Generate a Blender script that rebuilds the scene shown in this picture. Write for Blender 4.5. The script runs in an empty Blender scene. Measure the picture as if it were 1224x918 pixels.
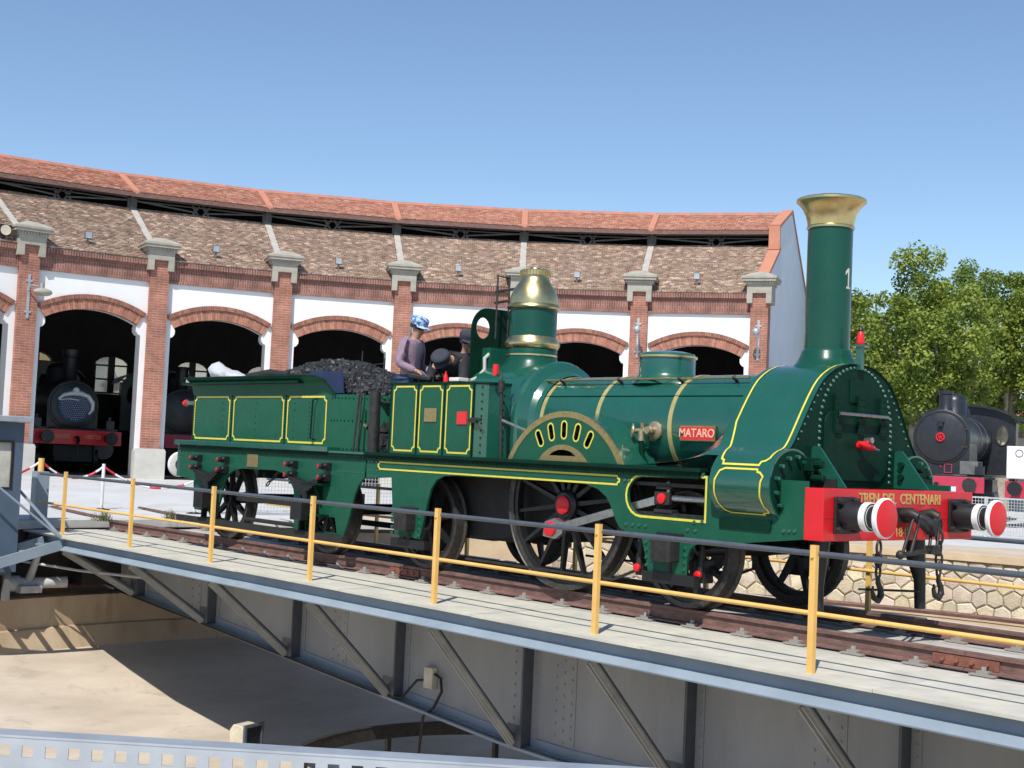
import bpy, math, random
from mathutils import Vector, Matrix
random.seed(7)
scene = bpy.context.scene
COL = scene.collection

# ------------------------------------------------------------------ camera
CAM = Vector((6.7356, -11.1095, 1.4693))
RV = Vector((0.66289951, 0.74737538, 0.04465747))
UV = Vector((0.00918984, -0.06776363, 0.99765908))
FV = Vector((-0.74865198, 0.66093732, 0.05178874))
cd = bpy.data.cameras.new('camera'); cam = bpy.data.objects.new('camera', cd); COL.objects.link(cam)
m = Matrix.Identity(4)
for i in range(3):
    m[i][0] = RV[i]; m[i][1] = UV[i]; m[i][2] = -FV[i]; m[i][3] = CAM[i]
cam.matrix_world = m
cd.sensor_width = 36; cd.lens = 36 * 1587.71 / 1224; cd.clip_end = 3000; cd.clip_start = 0.05
scene.camera = cam
# ------------------------------------------------------------------ sky and sun
SUN = Vector((0.43, -0.68, 1.02)).normalized()
w = bpy.data.worlds.new('World'); scene.world = w; w.use_nodes = True
nt = w.node_tree; bg = nt.nodes['Background']
sky = nt.nodes.new('ShaderNodeTexSky'); sky.sky_type = 'NISHITA'; sky.sun_disc = False
sky.sun_elevation = math.asin(SUN.z); sky.sun_rotation = math.atan2(SUN.x, SUN.y)
sky.air_density = 1.0; sky.dust_density = 0.15; sky.ozone_density = 3.6; sky.altitude = 50
nt.links.new(sky.outputs[0], bg.inputs[0]); bg.inputs[1].default_value = 0.108
sd = bpy.data.lights.new('sun', 'SUN'); sun = bpy.data.objects.new('sun', sd); COL.objects.link(sun)
sd.energy = 3.9; sd.angle = math.radians(0.53); sd.color = (1.0, 0.955, 0.88)
sun.rotation_euler = SUN.to_track_quat('Z', 'Y').to_euler(); sun.location = (10, -20, 30)
vs = scene.view_settings; vs.view_transform = 'Standard'; vs.look = 'None'; vs.exposure = 0.42; vs.gamma = 1
vs.use_curve_mapping = False

# ------------------------------------------------------------------ materials
def mat(name, col, rough=.6, metal=0., noise=None, bump=0., coat=0., col2=None, scale=6., detail=4., spec=.5, attr=None, streak=None, grime=None):
    """procedural Principled material: two colours mixed by noise, optional fine bump, optional per-piece tint attribute"""
    M = bpy.data.materials.new(name); M.use_nodes = True
    t = M.node_tree; b = t.nodes['Principled BSDF']; N = t.nodes.new; L = t.links.new
    b.inputs['Roughness'].default_value = rough; b.inputs['Metallic'].default_value = metal
    b.inputs['Coat Weight'].default_value = coat; b.inputs['Coat Roughness'].default_value = .06
    b.inputs['Specular IOR Level'].default_value = spec
    tc = N('ShaderNodeTexCoord'); vec = tc.outputs['Object']
    if streak:
        mp = N('ShaderNodeMapping'); mp.inputs['Scale'].default_value = streak; L(vec, mp.inputs[0]); vec = mp.outputs[0]
    c2 = col2 or tuple(c * .72 for c in col)
    nz = N('ShaderNodeTexNoise'); nz.inputs['Scale'].default_value = scale; nz.inputs['Detail'].default_value = detail
    nz.inputs['Roughness'].default_value = .62
    L(vec, nz.inputs['Vector'])
    rp = N('ShaderNodeValToRGB'); rp.color_ramp.elements[0].position = .32; rp.color_ramp.elements[1].position = .68
    rp.color_ramp.elements[0].color = (*c2, 1); rp.color_ramp.elements[1].color = (*col, 1)
    L(nz.outputs['Fac'], rp.inputs[0]); out = rp.outputs[0]
    if grime:      # (colour, scale, low, high, amount, stretch): stains with a shape of their own
        gm = N('ShaderNodeMapping'); gm.inputs['Scale'].default_value = grime[5]; L(tc.outputs['Object'], gm.inputs[0])
        gn = N('ShaderNodeTexNoise'); gn.inputs['Scale'].default_value = grime[1]; gn.inputs['Detail'].default_value = 9; gn.inputs['Roughness'].default_value = .7; gn.inputs['Distortion'].default_value = .4
        L(gm.outputs[0], gn.inputs['Vector'])
        gr = N('ShaderNodeMapRange'); gr.inputs[1].default_value = grime[2]; gr.inputs[2].default_value = grime[3]; gr.inputs[4].default_value = grime[4]; L(gn.outputs['Fac'], gr.inputs[0])
        gx = N('ShaderNodeMix'); gx.data_type = 'RGBA'; gx.inputs[7].default_value = (*grime[0], 1); L(gr.outputs[0], gx.inputs[0]); L(out, gx.inputs[6]); out = gx.outputs[2]
    if attr:
        at = N('ShaderNodeAttribute'); at.attribute_name = attr
        mx = N('ShaderNodeMix'); mx.data_type = 'RGBA'; mx.blend_type = 'MULTIPLY'; mx.inputs[0].default_value = 1
        L(out, mx.inputs[6]); L(at.outputs['Color'], mx.inputs[7]); out = mx.outputs[2]
    L(out, b.inputs['Base Color'])
    if noise:
        n2 = N('ShaderNodeTexNoise'); n2.inputs['Scale'].default_value = noise; n2.inputs['Detail'].default_value = 3
        L(tc.outputs['Object'], n2.inputs['Vector'])
        mr = N('ShaderNodeMapRange'); mr.inputs[3].default_value = max(.03, rough - .12); mr.inputs[4].default_value = min(1, rough + .15)
        L(n2.outputs['Fac'], mr.inputs[0]); L(mr.outputs[0], b.inputs['Roughness'])
    if bump:
        n3 = N('ShaderNodeTexNoise'); n3.inputs['Scale'].default_value = scale * 6; n3.inputs['Detail'].default_value = 5
        L(tc.outputs['Object'], n3.inputs['Vector'])
        bp = N('ShaderNodeBump'); bp.inputs['Strength'].default_value = bump; bp.inputs['Distance'].default_value = .02
        L(n3.outputs['Fac'], bp.inputs['Height']); L(bp.outputs[0], b.inputs['Normal'])
    return M

def mat_brick(name, c1, c2, mortar, bw=.24, bh=.065, ms=.012, soldier=False):
    M = bpy.data.materials.new(name); M.use_nodes = True
    t = M.node_tree; b = t.nodes['Principled BSDF']; N = t.nodes.new; L = t.links.new
    b.inputs['Roughness'].default_value = .85
    tc = N('ShaderNodeTexCoord'); sp = N('ShaderNodeSeparateXYZ'); L(tc.outputs['Object'], sp.inputs[0])
    ad = N('ShaderNodeMath'); ad.operation = 'ADD'; L(sp.outputs[0], ad.inputs[0]); L(sp.outputs[1], ad.inputs[1])
    cb = N('ShaderNodeCombineXYZ')
    if soldier: L(sp.outputs[2], cb.inputs[0]); L(ad.outputs[0], cb.inputs[1])
    else: L(ad.outputs[0], cb.inputs[0]); L(sp.outputs[2], cb.inputs[1])
    br = N('ShaderNodeTexBrick'); L(cb.outputs[0], br.inputs['Vector'])
    br.inputs['Color1'].default_value = (*c1, 1); br.inputs['Color2'].default_value = (*c2, 1); br.inputs['Mortar'].default_value = (*mortar, 1)
    br.inputs['Scale'].default_value = 1; br.inputs['Mortar Size'].default_value = ms; br.inputs['Brick Width'].default_value = bw
    br.inputs['Row Height'].default_value = bh; br.inputs['Bias'].default_value = 0
    nz = N('ShaderNodeTexNoise'); nz.inputs['Scale'].default_value = 2.2; nz.inputs['Detail'].default_value = 6; L(tc.outputs['Object'], nz.inputs['Vector'])
    mr = N('ShaderNodeMapRange'); mr.inputs[1].default_value = .3; mr.inputs[2].default_value = .7; mr.inputs[3].default_value = .62; mr.inputs[4].default_value = 1.18; L(nz.outputs[0], mr.inputs[0])
    mx = N('ShaderNodeMix'); mx.data_type = 'RGBA'; mx.blend_type = 'MULTIPLY'; mx.inputs[0].default_value = 1
    L(br.outputs[0], mx.inputs[6]); L(mr.outputs[0], mx.inputs[7]); L(mx.outputs[2], b.inputs['Base Color'])
    bp = N('ShaderNodeBump'); bp.inputs['Strength'].default_value = .6; bp.inputs['Distance'].default_value = .012; bp.invert = True
    L(br.outputs['Fac'], bp.inputs['Height']); L(bp.outputs[0], b.inputs['Normal'])
    return M

MT = {}
MT['green'] = mat('green_paint', (.0105, .092, .062), .24, col2=(.009, .079, .053), scale=3, coat=.75, noise=5, spec=.5)
MT['green_flat'] = mat('green_paint_low_gloss', (.0095, .090, .050), .42, col2=(.008, .075, .042), scale=5, noise=9, coat=.06, spec=.22)  # gloss cut so flat panels mirror less bright ground and sky
MT['green_dark'] = mat('dark_green_paint', (.0035, .030, .017), .5, col2=(.0025, .020, .012), scale=5, noise=9, coat=0, spec=.09)
MT['yellow'] = mat('lining_yellow', (.72, .62, .07), .45, col2=(.62, .52, .06), scale=20)
MT['brass'] = mat('brass', (.66, .55, .29), .30, 1., col2=(.55, .42, .18), scale=9, noise=7)
MT['brass_dull'] = mat('dull_brass', (.50, .38, .17), .42, .85, col2=(.36, .27, .11), scale=24, noise=16)
MT['bronze'] = mat('bronze_valve', (.50, .40, .25), .4, .7, scale=20, noise=9)
MT['red'] = mat('red_paint', (.68, .012, .018), .38, col2=(.60, .010, .015), scale=4, noise=7, coat=.15)
MT['red_cap'] = mat('red_cap_paint', (.75, .012, .02), .4, scale=8, col2=(.66, .01, .015))
MT['gold'] = mat('gold_leaf', (.58, .40, .13), .5, 0, col2=(.44, .30, .09), scale=20)
MT['green_stack'] = mat('chimney_green_paint', (.007, .068, .042), .28, col2=(.006, .057, .036), scale=3, coat=.25, noise=5, spec=.25)
MT['rivet'] = mat('highlit_rivet', (.05, .16, .11), .3, col2=(.04, .13, .09), scale=9, coat=.5)  # green lightened to put highlights on the rivet heads
MT['letter'] = mat('cast_letter_gold', (.80, .50, .34), .45, 0, col2=(.72, .42, .28), scale=20)
MT['band'] = mat('boiler_band_brass', (.56, .47, .20), .36, .35, col2=(.46, .37, .14), scale=9)
MT['shaded_wall'] = mat('shaded_pit_wall', (.085, .075, .065), .9, col2=(.045, .04, .036), scale=2, detail=8)  # wall colour darkened to paint in the shade under the bridge end
MT['cope_pale'] = mat('pale_coping', (.56, .55, .52), .9, col2=(.46, .45, .42), scale=2, detail=8, bump=.25)
MT['black'] = mat('black_iron', (.014, .014, .015), .42, col2=(.009, .009, .010), scale=8, noise=11, spec=.5)
MT['black_matt'] = mat('black_sooty_iron', (.012, .012, .012), .7, col2=(.022, .019, .017), scale=6, noise=8)
MT['iron_grey'] = mat('worn_black_iron', (.045, .042, .040), .5, .3, col2=(.02, .019, .018), scale=14, noise=9)
MT['tyre'] = mat('wheel_tyre_steel', (.085, .075, .066), .45, .35, col2=(.035, .030, .026), scale=30, noise=13)
MT['steel'] = mat('bright_steel', (.46, .46, .45), .28, .9, col2=(.34, .33, .32), scale=18, noise=15)
MT['white'] = mat('white_paint', (.80, .80, .79), .45, col2=(.72, .72, .70), scale=9)
MT['coal'] = mat('coal', (.045, .045, .048), .5, col2=(.012, .012, .013), scale=14)
MT['blue_plate'] = mat('dark_blue_sheet', (.014, .022, .06), .5, scale=4, col2=(.010, .015, .04))
MT['sack'] = mat('white_plastic_sack', (.46, .47, .50), .6, scale=9, col2=(.5, .51, .54), bump=.3)
MT['rail_rust'] = mat('rusty_rail', (.205, .11, .09), .75, col2=(.105, .058, .049), scale=7, bump=.3, streak=(1, 1, 3))
MT['rail_top'] = mat('rail_head_worn', (.16, .10, .09), .45, .5, col2=(.10, .065, .06), scale=9)
MT['rust_orange'] = mat('rusty_fishplate', (.27, .10, .065), .8, col2=(.16, .06, .04), scale=14, bump=.3)
MT['deck'] = mat('deck_concrete', (.60, .57, .47), .85, col2=(.44, .425, .37), scale=2.1, detail=13, bump=.25, grime=((.25, .22, .17), 1.7, .55, .78, .55, (1, 1, 1)))
MT['deck2'] = mat('deck_concrete_worn', (.50, .49, .44), .85, col2=(.36, .35, .31), scale=1.6, detail=8, bump=.25, grime=((.16, .11, .085), 1.3, .5, .75, .6, (.5, 1, 1)))
MT['bridge'] = mat('bridge_blue_grey_paint', (.27, .33, .385), .42, col2=(.205, .255, .305), scale=1.4, detail=9, noise=4, streak=(1, 1, .35), grime=((.20, .15, .115), 3.0, .62, .74, .5, (.6, 1, 1)))
MT['bridge_dark'] = mat('bridge_grey_paint_inner', (.34, .35, .35), .55, col2=(.245, .255, .26), scale=1.1, detail=9, noise=4, streak=(1, 1, .3), grime=((.17, .155, .14), 1.5, .54, .76, .6, (1, 1, .35)))
MT['brace'] = mat('bridge_brace_paint', (.42, .42, .39), .5, col2=(.31, .31, .29), scale=3, noise=6)
MT['hand_yellow'] = mat('handrail_yellow', (.80, .50, .155), .45, col2=(.72, .42, .11), scale=5, noise=7, grime=((.30, .16, .07), 9, .64, .72, .6, (1, 1, .5)))
MT['hand_grey'] = mat('handrail_grey', (.085, .098, .118), .4, col2=(.062, .072, .09), scale=5, noise=7)
MT['clip'] = mat('rail_clip_grey', (.33, .31, .28), .7, scale=20)
MT['pit'] = mat('pit_floor_concrete', (.57, .49, .395), .9, col2=(.42, .355, .28), scale=1.3, detail=15, bump=.25, streak=(1, .45, 1), grime=((.24, .20, .16), 2.6, .56, .74, .5, (1, .6, 1)))
MT['pit_wall'] = mat('pit_wall_render', (.50, .395, .27), .9, col2=(.36, .265, .165), scale=1.1, detail=10, bump=.2, streak=(1, 1, .45), grime=((.20, .105, .05), 1.6, .55, .72, .65, (1, 1, .3)))
MT['coping'] = mat('coping_concrete', (.60, .47, .31), .9, col2=(.48, .36, .23), scale=2, detail=8, bump=.25)
MT['stone'] = mat('wall_stone', (.70, .61, .47), .9, col2=(.55, .47, .34), scale=7, detail=8, bump=.9, attr='tint')
MT['mortar'] = mat('wall_mortar', (.40, .33, .235), .95, scale=9, bump=.4)
MT['ground'] = mat('ground_pale_concrete', (.57, .575, .575), .92, col2=(.47, .47, .46), scale=.45, detail=12, bump=.2, grime=((.30, .27, .23), .8, .54, .74, .5, (1, 1, 1)))
MT['sand'] = mat('sandy_ground', (.56, .47, .36), .95, col2=(.44, .36, .27), scale=1.1, detail=10, bump=.4)
MT['plaster'] = mat('white_plaster', (.80, .80, .79), .85, col2=(.74, .745, .74), scale=.9, detail=8, bump=.1, grime=((.46, .44, .41), 1.3, .60, .8, .45, (1, 1, .5)))
MT['plaster_shaded'] = mat('shaded_end_wall_plaster', (.66, .70, .74), .85, col2=(.60, .64, .69), scale=1.2, detail=8, bump=.1)  # white plaster toned grey blue to carry the end wall's shade
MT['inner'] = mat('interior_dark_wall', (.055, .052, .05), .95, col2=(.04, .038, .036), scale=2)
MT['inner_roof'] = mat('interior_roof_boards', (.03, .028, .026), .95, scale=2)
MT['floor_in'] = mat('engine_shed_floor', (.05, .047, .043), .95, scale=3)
MT['brick'] = mat_brick('red_brick', (.42, .165, .11), (.35, .125, .08), (.44, .30, .23), .27, .072, .008)
MT['brick_soldier'] = mat_brick('cornice_brick', (.30, .125, .092), (.23, .09, .066), (.34, .22, .18), .30, .072, .011, True)
MT['arch'] = mat('arch_brick', (.42, .20, .135), .85, col2=(.32, .135, .09), scale=9, bump=.4, attr='tint')
MT['capstone'] = mat('capital_limestone', (.40, .375, .31), .9, col2=(.29, .27, .225), scale=4, detail=8, bump=.4)
MT['plinth'] = mat('plinth_limestone', (.58, .56, .51), .9, col2=(.48, .46, .42), scale=2, detail=8, bump=.3)
MT['tile'] = mat('old_roof_tile', (.44, .335, .26), .9, col2=(.345, .26, .20), scale=5, detail=6, attr='tint')
MT['tile_new'] = mat('orange_roof_tile', (.50, .25, .175), .85, col2=(.43, .205, .14), scale=4, detail=6, attr='tint')
MT['terracotta'] = mat('terracotta_coping', (.52, .225, .145), .85, col2=(.45, .19, .12), scale=3)
MT['ribcap'] = mat('roof_rib_mortar', (.46, .43, .385), .9, col2=(.37, .345, .31), scale=3, bump=.3)
MT['truss'] = mat('truss_grey_iron', (.16, .16, .16), .6, col2=(.10, .10, .10), scale=4)
MT['bark'] = mat('plane_tree_bark', (.42, .37, .30), .9, col2=(.24, .20, .15), scale=3, detail=6, bump=.4)
MT['galv'] = mat('galvanised_steel', (.52, .54, .56), .42, .6, col2=(.42, .44, .46), scale=9, noise=9)
MT['mesh'] = mat('fence_wire', (.62, .63, .63), .5, .3, scale=9)
MT['cabin'] = mat('cabin_blue_grey', (.085, .125, .175), .5, col2=(.065, .10, .145), scale=2, noise=5)
MT['cabin_light'] = mat('cabin_light_grey', (.36, .40, .44), .5, scale=3, noise=5)
MT['blind'] = mat('cabin_window_blind', (.58, .56, .50), .5, scale=5)
MT['pipe'] = mat('light_grey_pipe', (.50, .51, .51), .5, scale=6)
MT['cream'] = mat('cream_plastic', (.66, .60, .46), .5, scale=6)
MT['chain_white'] = mat('chain_white', (.78, .78, .78), .5, scale=6)
MT['chain_red'] = mat('chain_red', (.62, .025, .05), .5, scale=6)
MT['skin'] = mat('skin', (.50, .27, .18), .55, col2=(.44, .225, .15), scale=14)
MT['shirt'] = mat('plum_shirt', (.31, .215, .28), .85, col2=(.22, .15, .20), scale=11, bump=.3)
MT['vest'] = mat('navy_vest', (.045, .04, .065), .85, scale=9, bump=.2)
MT['denim'] = mat('denim', (.05, .09, .18), .85, scale=14, bump=.2)
MT['dark_cloth'] = mat('black_cloth', (.022, .023, .030), .85, scale=12, bump=.3)
MT['glove'] = mat('grey_gloves', (.14, .12, .13), .85, scale=14)
MT['cap_dark'] = mat('dark_cap_cloth', (.035, .038, .055), .85, scale=12)
MT['pin_red'] = mat('dull_red_pin', (.36, .03, .045), .5, scale=9)
MT['magenta_red'] = mat('faded_red_beam', (.50, .035, .075), .5, col2=(.42, .03, .06), scale=5, noise=6)
MT['loco_black'] = mat('locomotive_black', (.022, .024, .030), .35, col2=(.015, .016, .02), scale=6, noise=7)
MT['sign_blue'] = mat('information_panel', (.50, .62, .74), .4, scale=2)
MT['ochre'] = mat('ochre_house_wall', (.52, .40, .20), .9, scale=2, detail=6)
MT['house'] = mat('pale_house_wall', (.56, .52, .46), .9, scale=1.5, detail=6)
MT['dark_glass'] = mat('dark_window_glass', (.02, .024, .028), .1, scale=2)
MT['plaid'] = mat('checked_cloth', (.60, .25, .2), .8, scale=12)

def mat_glass():
    M = bpy.data.materials.new('window_glass'); M.use_nodes = True
    t = M.node_tree; out = t.nodes['Material Output']; t.nodes.remove(t.nodes['Principled BSDF'])
    tr = t.nodes.new('ShaderNodeBsdfTransparent'); tr.inputs[0].default_value = (.8, .8, .78, 1)
    gl = t.nodes.new('ShaderNodeBsdfGlossy'); gl.inputs['Roughness'].default_value = .1
    mx = t.nodes.new('ShaderNodeMixShader'); mx.inputs[0].default_value = .12
    t.links.new(tr.outputs[0], mx.inputs[1]); t.links.new(gl.outputs[0], mx.inputs[2]); t.links.new(mx.outputs[0], out.inputs[0])
    return M
MT['glass'] = mat_glass()

def mat_leaf(name, c1, c2):
    M = bpy.data.materials.new(name); M.use_nodes = True
    t = M.node_tree; b = t.nodes['Principled BSDF']; N = t.nodes.new; L = t.links.new; out = t.nodes['Material Output']
    at = N('ShaderNodeAttribute'); at.attribute_name = 'tint'
    mx = N('ShaderNodeMix'); mx.data_type = 'RGBA'; mx.inputs[6].default_value = (*c1, 1); mx.inputs[7].default_value = (*c2, 1)
    L(at.outputs['Fac'], mx.inputs[0]); L(mx.outputs[2], b.inputs['Base Color'])
    b.inputs['Roughness'].default_value = .5; b.inputs['Specular IOR Level'].default_value = .3
    tl = N('ShaderNodeBsdfTranslucent'); L(mx.outputs[2], tl.inputs[0])
    ms = N('ShaderNodeMixShader'); ms.inputs[0].default_value = .38
    L(b.outputs[0], ms.inputs[1]); L(tl.outputs[0], ms.inputs[2]); L(ms.outputs[0], out.inputs[0])
    return M
MT['leaf'] = mat_leaf('plane_leaves', (.11, .18, .03), (.38, .44, .085))
MT['weed'] = mat_leaf('weed_leaves', (.07, .10, .03), (.2, .2, .07))

def mat_cap():
    """blue and white checked cloth of a cap"""
    M = bpy.data.materials.new('checked_blue_cap'); M.use_nodes = True
    t = M.node_tree; b = t.nodes['Principled BSDF']; N = t.nodes.new; L = t.links.new
    tc = N('ShaderNodeTexCoord'); nz = N('ShaderNodeTexNoise'); nz.inputs['Scale'].default_value = 22; L(tc.outputs['Object'], nz.inputs['Vector'])
    rp = N('ShaderNodeValToRGB'); e = rp.color_ramp.elements
    e[0].position = .4; e[0].color = (.03, .09, .26, 1); e[1].position = .6; e[1].color = (.42, .58, .78, 1)
    L(nz.outputs[0], rp.inputs[0]); L(rp.outputs[0], b.inputs['Base Color']); b.inputs['Roughness'].default_value = .8
    return M
MT['cap_blue'] = mat_cap()

# ------------------------------------------------------------------ mesh builder
class MB:
    def __init__(s): s.v = []; s.f = []; s.t = []
    def add(s, vs, fs, tint=None):
        o = len(s.v); s.v += [tuple(q) for q in vs]; s.f += [tuple(i + o for i in f) for f in fs]
        if tint is not None:
            s.t += [tint] * len(fs)
        return s
    def box(s, x0, x1, y0, y1, z0, z1, M=None, tint=None):
        vs = [Vector(q) for q in ((x0, y0, z0), (x1, y0, z0), (x1, y1, z0), (x0, y1, z0), (x0, y0, z1), (x1, y0, z1), (x1, y1, z1), (x0, y1, z1))]
        if M: vs = [M @ q for q in vs]
        return s.add(vs, [(0, 3, 2, 1), (4, 5, 6, 7), (0, 1, 5, 4), (1, 2, 6, 5), (2, 3, 7, 6), (3, 0, 4, 7)], tint)
    def bar(s, p0, p1, w, h, up=(0, 0, 1)):
        """rectangular bar from p0 to p1"""
        p0 = Vector(p0); p1 = Vector(p1); d = (p1 - p0).normalized(); u = Vector(up); sd_ = d.cross(u)
        if sd_.length < 1e-5: sd_ = d.cross(Vector((0, 1, 0)))
        sd_.normalize(); u = sd_.cross(d)
        vs = []
        for p in (p0, p1):
            for a, b in ((-1, -1), (1, -1), (1, 1), (-1, 1)): vs.append(p + sd_ * a * w / 2 + u * b * h / 2)
        return s.add(vs, [(0, 1, 2, 3), (7, 6, 5, 4), (0, 4, 5, 1), (1, 5, 6, 2), (2, 6, 7, 3), (3, 7, 4, 0)])
    def prism(s, poly, axis, a, b):
        n = len(poly)
        def pt(p, k):
            if axis == 'y': return (p[0], k, p[1])
            if axis == 'x': return (k, p[0], p[1])
            return (p[0], p[1], k)
        vs = [pt(p, a) for p in poly] + [pt(p, b) for p in poly]
        fs = [tuple(range(n)), tuple(range(2 * n - 1, n - 1, -1))]
        fs += [(i, i + n, (i + 1) % n + n, (i + 1) % n) for i in range(n)]
        return s.add(vs, fs)
    def lathe(s, prof, o, d=(0, 0, 1), n=32, a0=0., a1=2 * math.pi, caps=True):
        o = Vector(o); d = Vector(d).normalized(); x = d.orthogonal().normalized(); y = d.cross(x)
        full = abs(a1 - a0 - 2 * math.pi) < 1e-6; k = n if full else n + 1
        vs = []
        for r, h in prof:
            for i in range(k):
                a = a0 + (a1 - a0) * i / n
                vs.append(o + d * h + x * r * math.cos(a) + y * r * math.sin(a))
        fs = []
        for j in range(len(prof) - 1):
            for i in range(n):
                i2 = (i + 1) % k
                fs.append((j * k + i, j * k + i2, (j + 1) * k + i2, (j + 1) * k + i))
        if caps and full:
            if prof[0][0] > 1e-4: fs.append(tuple(range(k - 1, -1, -1)))
            if prof[-1][0] > 1e-4: fs.append(tuple((len(prof) - 1) * k + i for i in range(k)))
        return s.add(vs, fs)
    def cyl(s, p0, p1, r, n=16, r1=None):
        p0 = Vector(p0); p1 = Vector(p1)
        return s.lathe([(r, 0), (r if r1 is None else r1, (p1 - p0).length)], p0, p1 - p0, n)
    def tube(s, pts, r, n=8, closed=False):
        pts = [Vector(p) for p in pts]; N = len(pts); vs = []; fs = []; prev = None
        for i, p in enumerate(pts):
            if closed: d = pts[(i + 1) % N] - pts[i - 1]
            else: d = pts[min(i + 1, N - 1)] - pts[max(i - 1, 0)]
            d.normalize()
            u = d.orthogonal().normalized() if prev is None else (prev - d * prev.dot(d)).normalized()
            prev = u; v = d.cross(u); rr = r[i] if isinstance(r, (list, tuple)) else r
            for k in range(n):
                a = 2 * math.pi * k / n; vs.append(p + u * rr * math.cos(a) + v * rr * math.sin(a))
        for i in range(N if closed else N - 1):
            j = (i + 1) % N
            for k in range(n): fs.append((i * n + k, i * n + (k + 1) % n, j * n + (k + 1) % n, j * n + k))
        if not closed:
            fs.append(tuple(range(n - 1, -1, -1))); fs.append(tuple((N - 1) * n + k for k in range(n)))
        return s.add(vs, fs)
    def sphere(s, c, r, n=14, m=9, sc=(1, 1, 1)):
        c = Vector(c); vs = []; fs = []
        for j in range(m + 1):
            t = math.pi * j / m
            for i in range(n):
                a = 2 * math.pi * i / n
                vs.append(c + Vector((r * sc[0] * math.sin(t) * math.cos(a), r * sc[1] * math.sin(t) * math.sin(a), r * sc[2] * math.cos(t))))
        for j in range(m):
            for i in range(n): fs.append((j * n + i, (j + 1) * n + i, (j + 1) * n + (i + 1) % n, j * n + (i + 1) % n))
        return s.add(vs, fs)
    def rivet(s, p, nrm, r=.014, n=6):
        p = Vector(p); d = Vector(nrm).normalized(); x = d.orthogonal().normalized(); y = d.cross(x); vs = []
        for rr, h in ((r, -.002), (r * .72, r * .55)):
            for i in range(n):
                a = 2 * math.pi * i / n; vs.append(p + d * h + x * rr * math.cos(a) + y * rr * math.sin(a))
        return s.add(vs, [(i, (i + 1) % n, n + (i + 1) % n, n + i) for i in range(n)] + [tuple(range(n, 2 * n))])
    def strip(s, a, b, flip=False):
        n = len(a); vs = list(a) + list(b)
        return s.add(vs, [((i, i + 1, n + i + 1, n + i) if not flip else (n + i, n + i + 1, i + 1, i)) for i in range(n - 1)])
    def xf(s, M):
        s.v = [tuple(M @ Vector(q)) for q in s.v]; return s
    def mesh(s, name, smooth=None):
        me = bpy.data.meshes.new(name); me.from_pydata(s.v, [], s.f)
        if s.t and len(s.t) == len(s.f):
            at = me.attributes.new('tint', 'FLOAT_COLOR', 'FACE')
            flat = []
            for q in s.t: flat += [q[0], q[1], q[2], 1.] if not isinstance(q, float) else [q, q, q, 1.]
            at.data.foreach_set('color', flat)
        me.update()
        if smooth:
            me.polygons.foreach_set('use_smooth', [True] * len(me.polygons)); me.set_sharp_from_angle(angle=math.radians(smooth))
        return me

BASE = {}
def thing(name, label, cat, loc=(0, 0, 0), group=None):
    o = bpy.data.objects.new(name, None); COL.objects.link(o); o.location = loc; o.empty_display_size = .2
    o['label'] = label; o['category'] = cat
    if group: o['group'] = group
    BASE[o.name] = Matrix.Translation(Vector(loc)); return o
def tag(o, label, cat, group=None):
    o['label'] = label; o['category'] = cat
    if group: o['group'] = group
    return o
def link(name, me, material, parent=None, M=None, bevel=0, label=None, kind=None):
    o = bpy.data.objects.new(name, me); COL.objects.link(o)
    if material and not me.materials: me.materials.append(MT[material] if isinstance(material, str) else material)
    W = M if M is not None else Matrix.Identity(4)
    if parent:
        o.parent = parent; o.matrix_parent_inverse = BASE[parent.name].inverted()
    o.matrix_basis = W; BASE[o.name] = W
    if bevel:
        b = o.modifiers.new('bevel', 'BEVEL'); b.width = bevel; b.segments = 2; b.limit_method = 'ANGLE'; b.angle_limit = math.radians(40)
    if label: o['label'] = label
    if kind: o['kind'] = kind
    return o
def part(name, mb, material, parent=None, smooth=None, **k): return link(name, mb.mesh(name, smooth), material, parent, **k)
def dup(root, M, label=None, group=None):
    """copy of a thing (Empty) with its parts and sub-parts, moved by M"""
    def cp(o, par):
        c = o.copy(); COL.objects.link(c); BASE[c.name] = BASE[o.name]
        if par: c.parent = par
        for ch in kids.get(o.name, []): cp(ch, c)
        return c
    kids = {}
    for o in COL.objects:
        if o.parent: kids.setdefault(o.parent.name, []).append(o)
    r = cp(root, None); r.matrix_basis = M @ root.matrix_basis
    if label: r['label'] = label
    if group: r['group'] = group
    return r

def plate_mesh(name, outer, holes, thick, bev=0.0):
    """flat plate in local XY with holes, centred on z=0, from a filled 2D curve"""
    cu = bpy.data.curves.new(name + '_outline', 'CURVE'); cu.dimensions = '2D'; cu.fill_mode = 'BOTH'; cu.extrude = thick / 2
    for poly in [outer] + holes:
        sp = cu.splines.new('POLY'); sp.points.add(len(poly) - 1); sp.use_cyclic_u = True
        for q, p in zip(sp.points, poly): q.co = (p[0], p[1], 0, 1)
    ob = bpy.data.objects.new(name + '_tmp', cu); COL.objects.link(ob)
    dg = bpy.context.evaluated_depsgraph_get(); me = bpy.data.meshes.new_from_object(ob.evaluated_get(dg))
    COL.objects.unlink(ob); bpy.data.objects.remove(ob); bpy.data.curves.remove(cu); me.name = name
    return me
XZ = Matrix(((1, 0, 0, 0), (0, 0, -1, 0), (0, 1, 0, 0), (0, 0, 0, 1)))       # local XY -> world XZ
YZ = Matrix(((0, 0, 1, 0), (1, 0, 0, 0), (0, 1, 0, 0), (0, 0, 0, 1)))        # local XY -> world YZ
def plate_xz(name, outer, holes, y, thick, material, parent=None, **k):
    me = plate_mesh(name, outer, holes, thick); me.transform(Matrix.Translation((0, y, 0)) @ XZ); return link(name, me, material, parent, **k)
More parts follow.
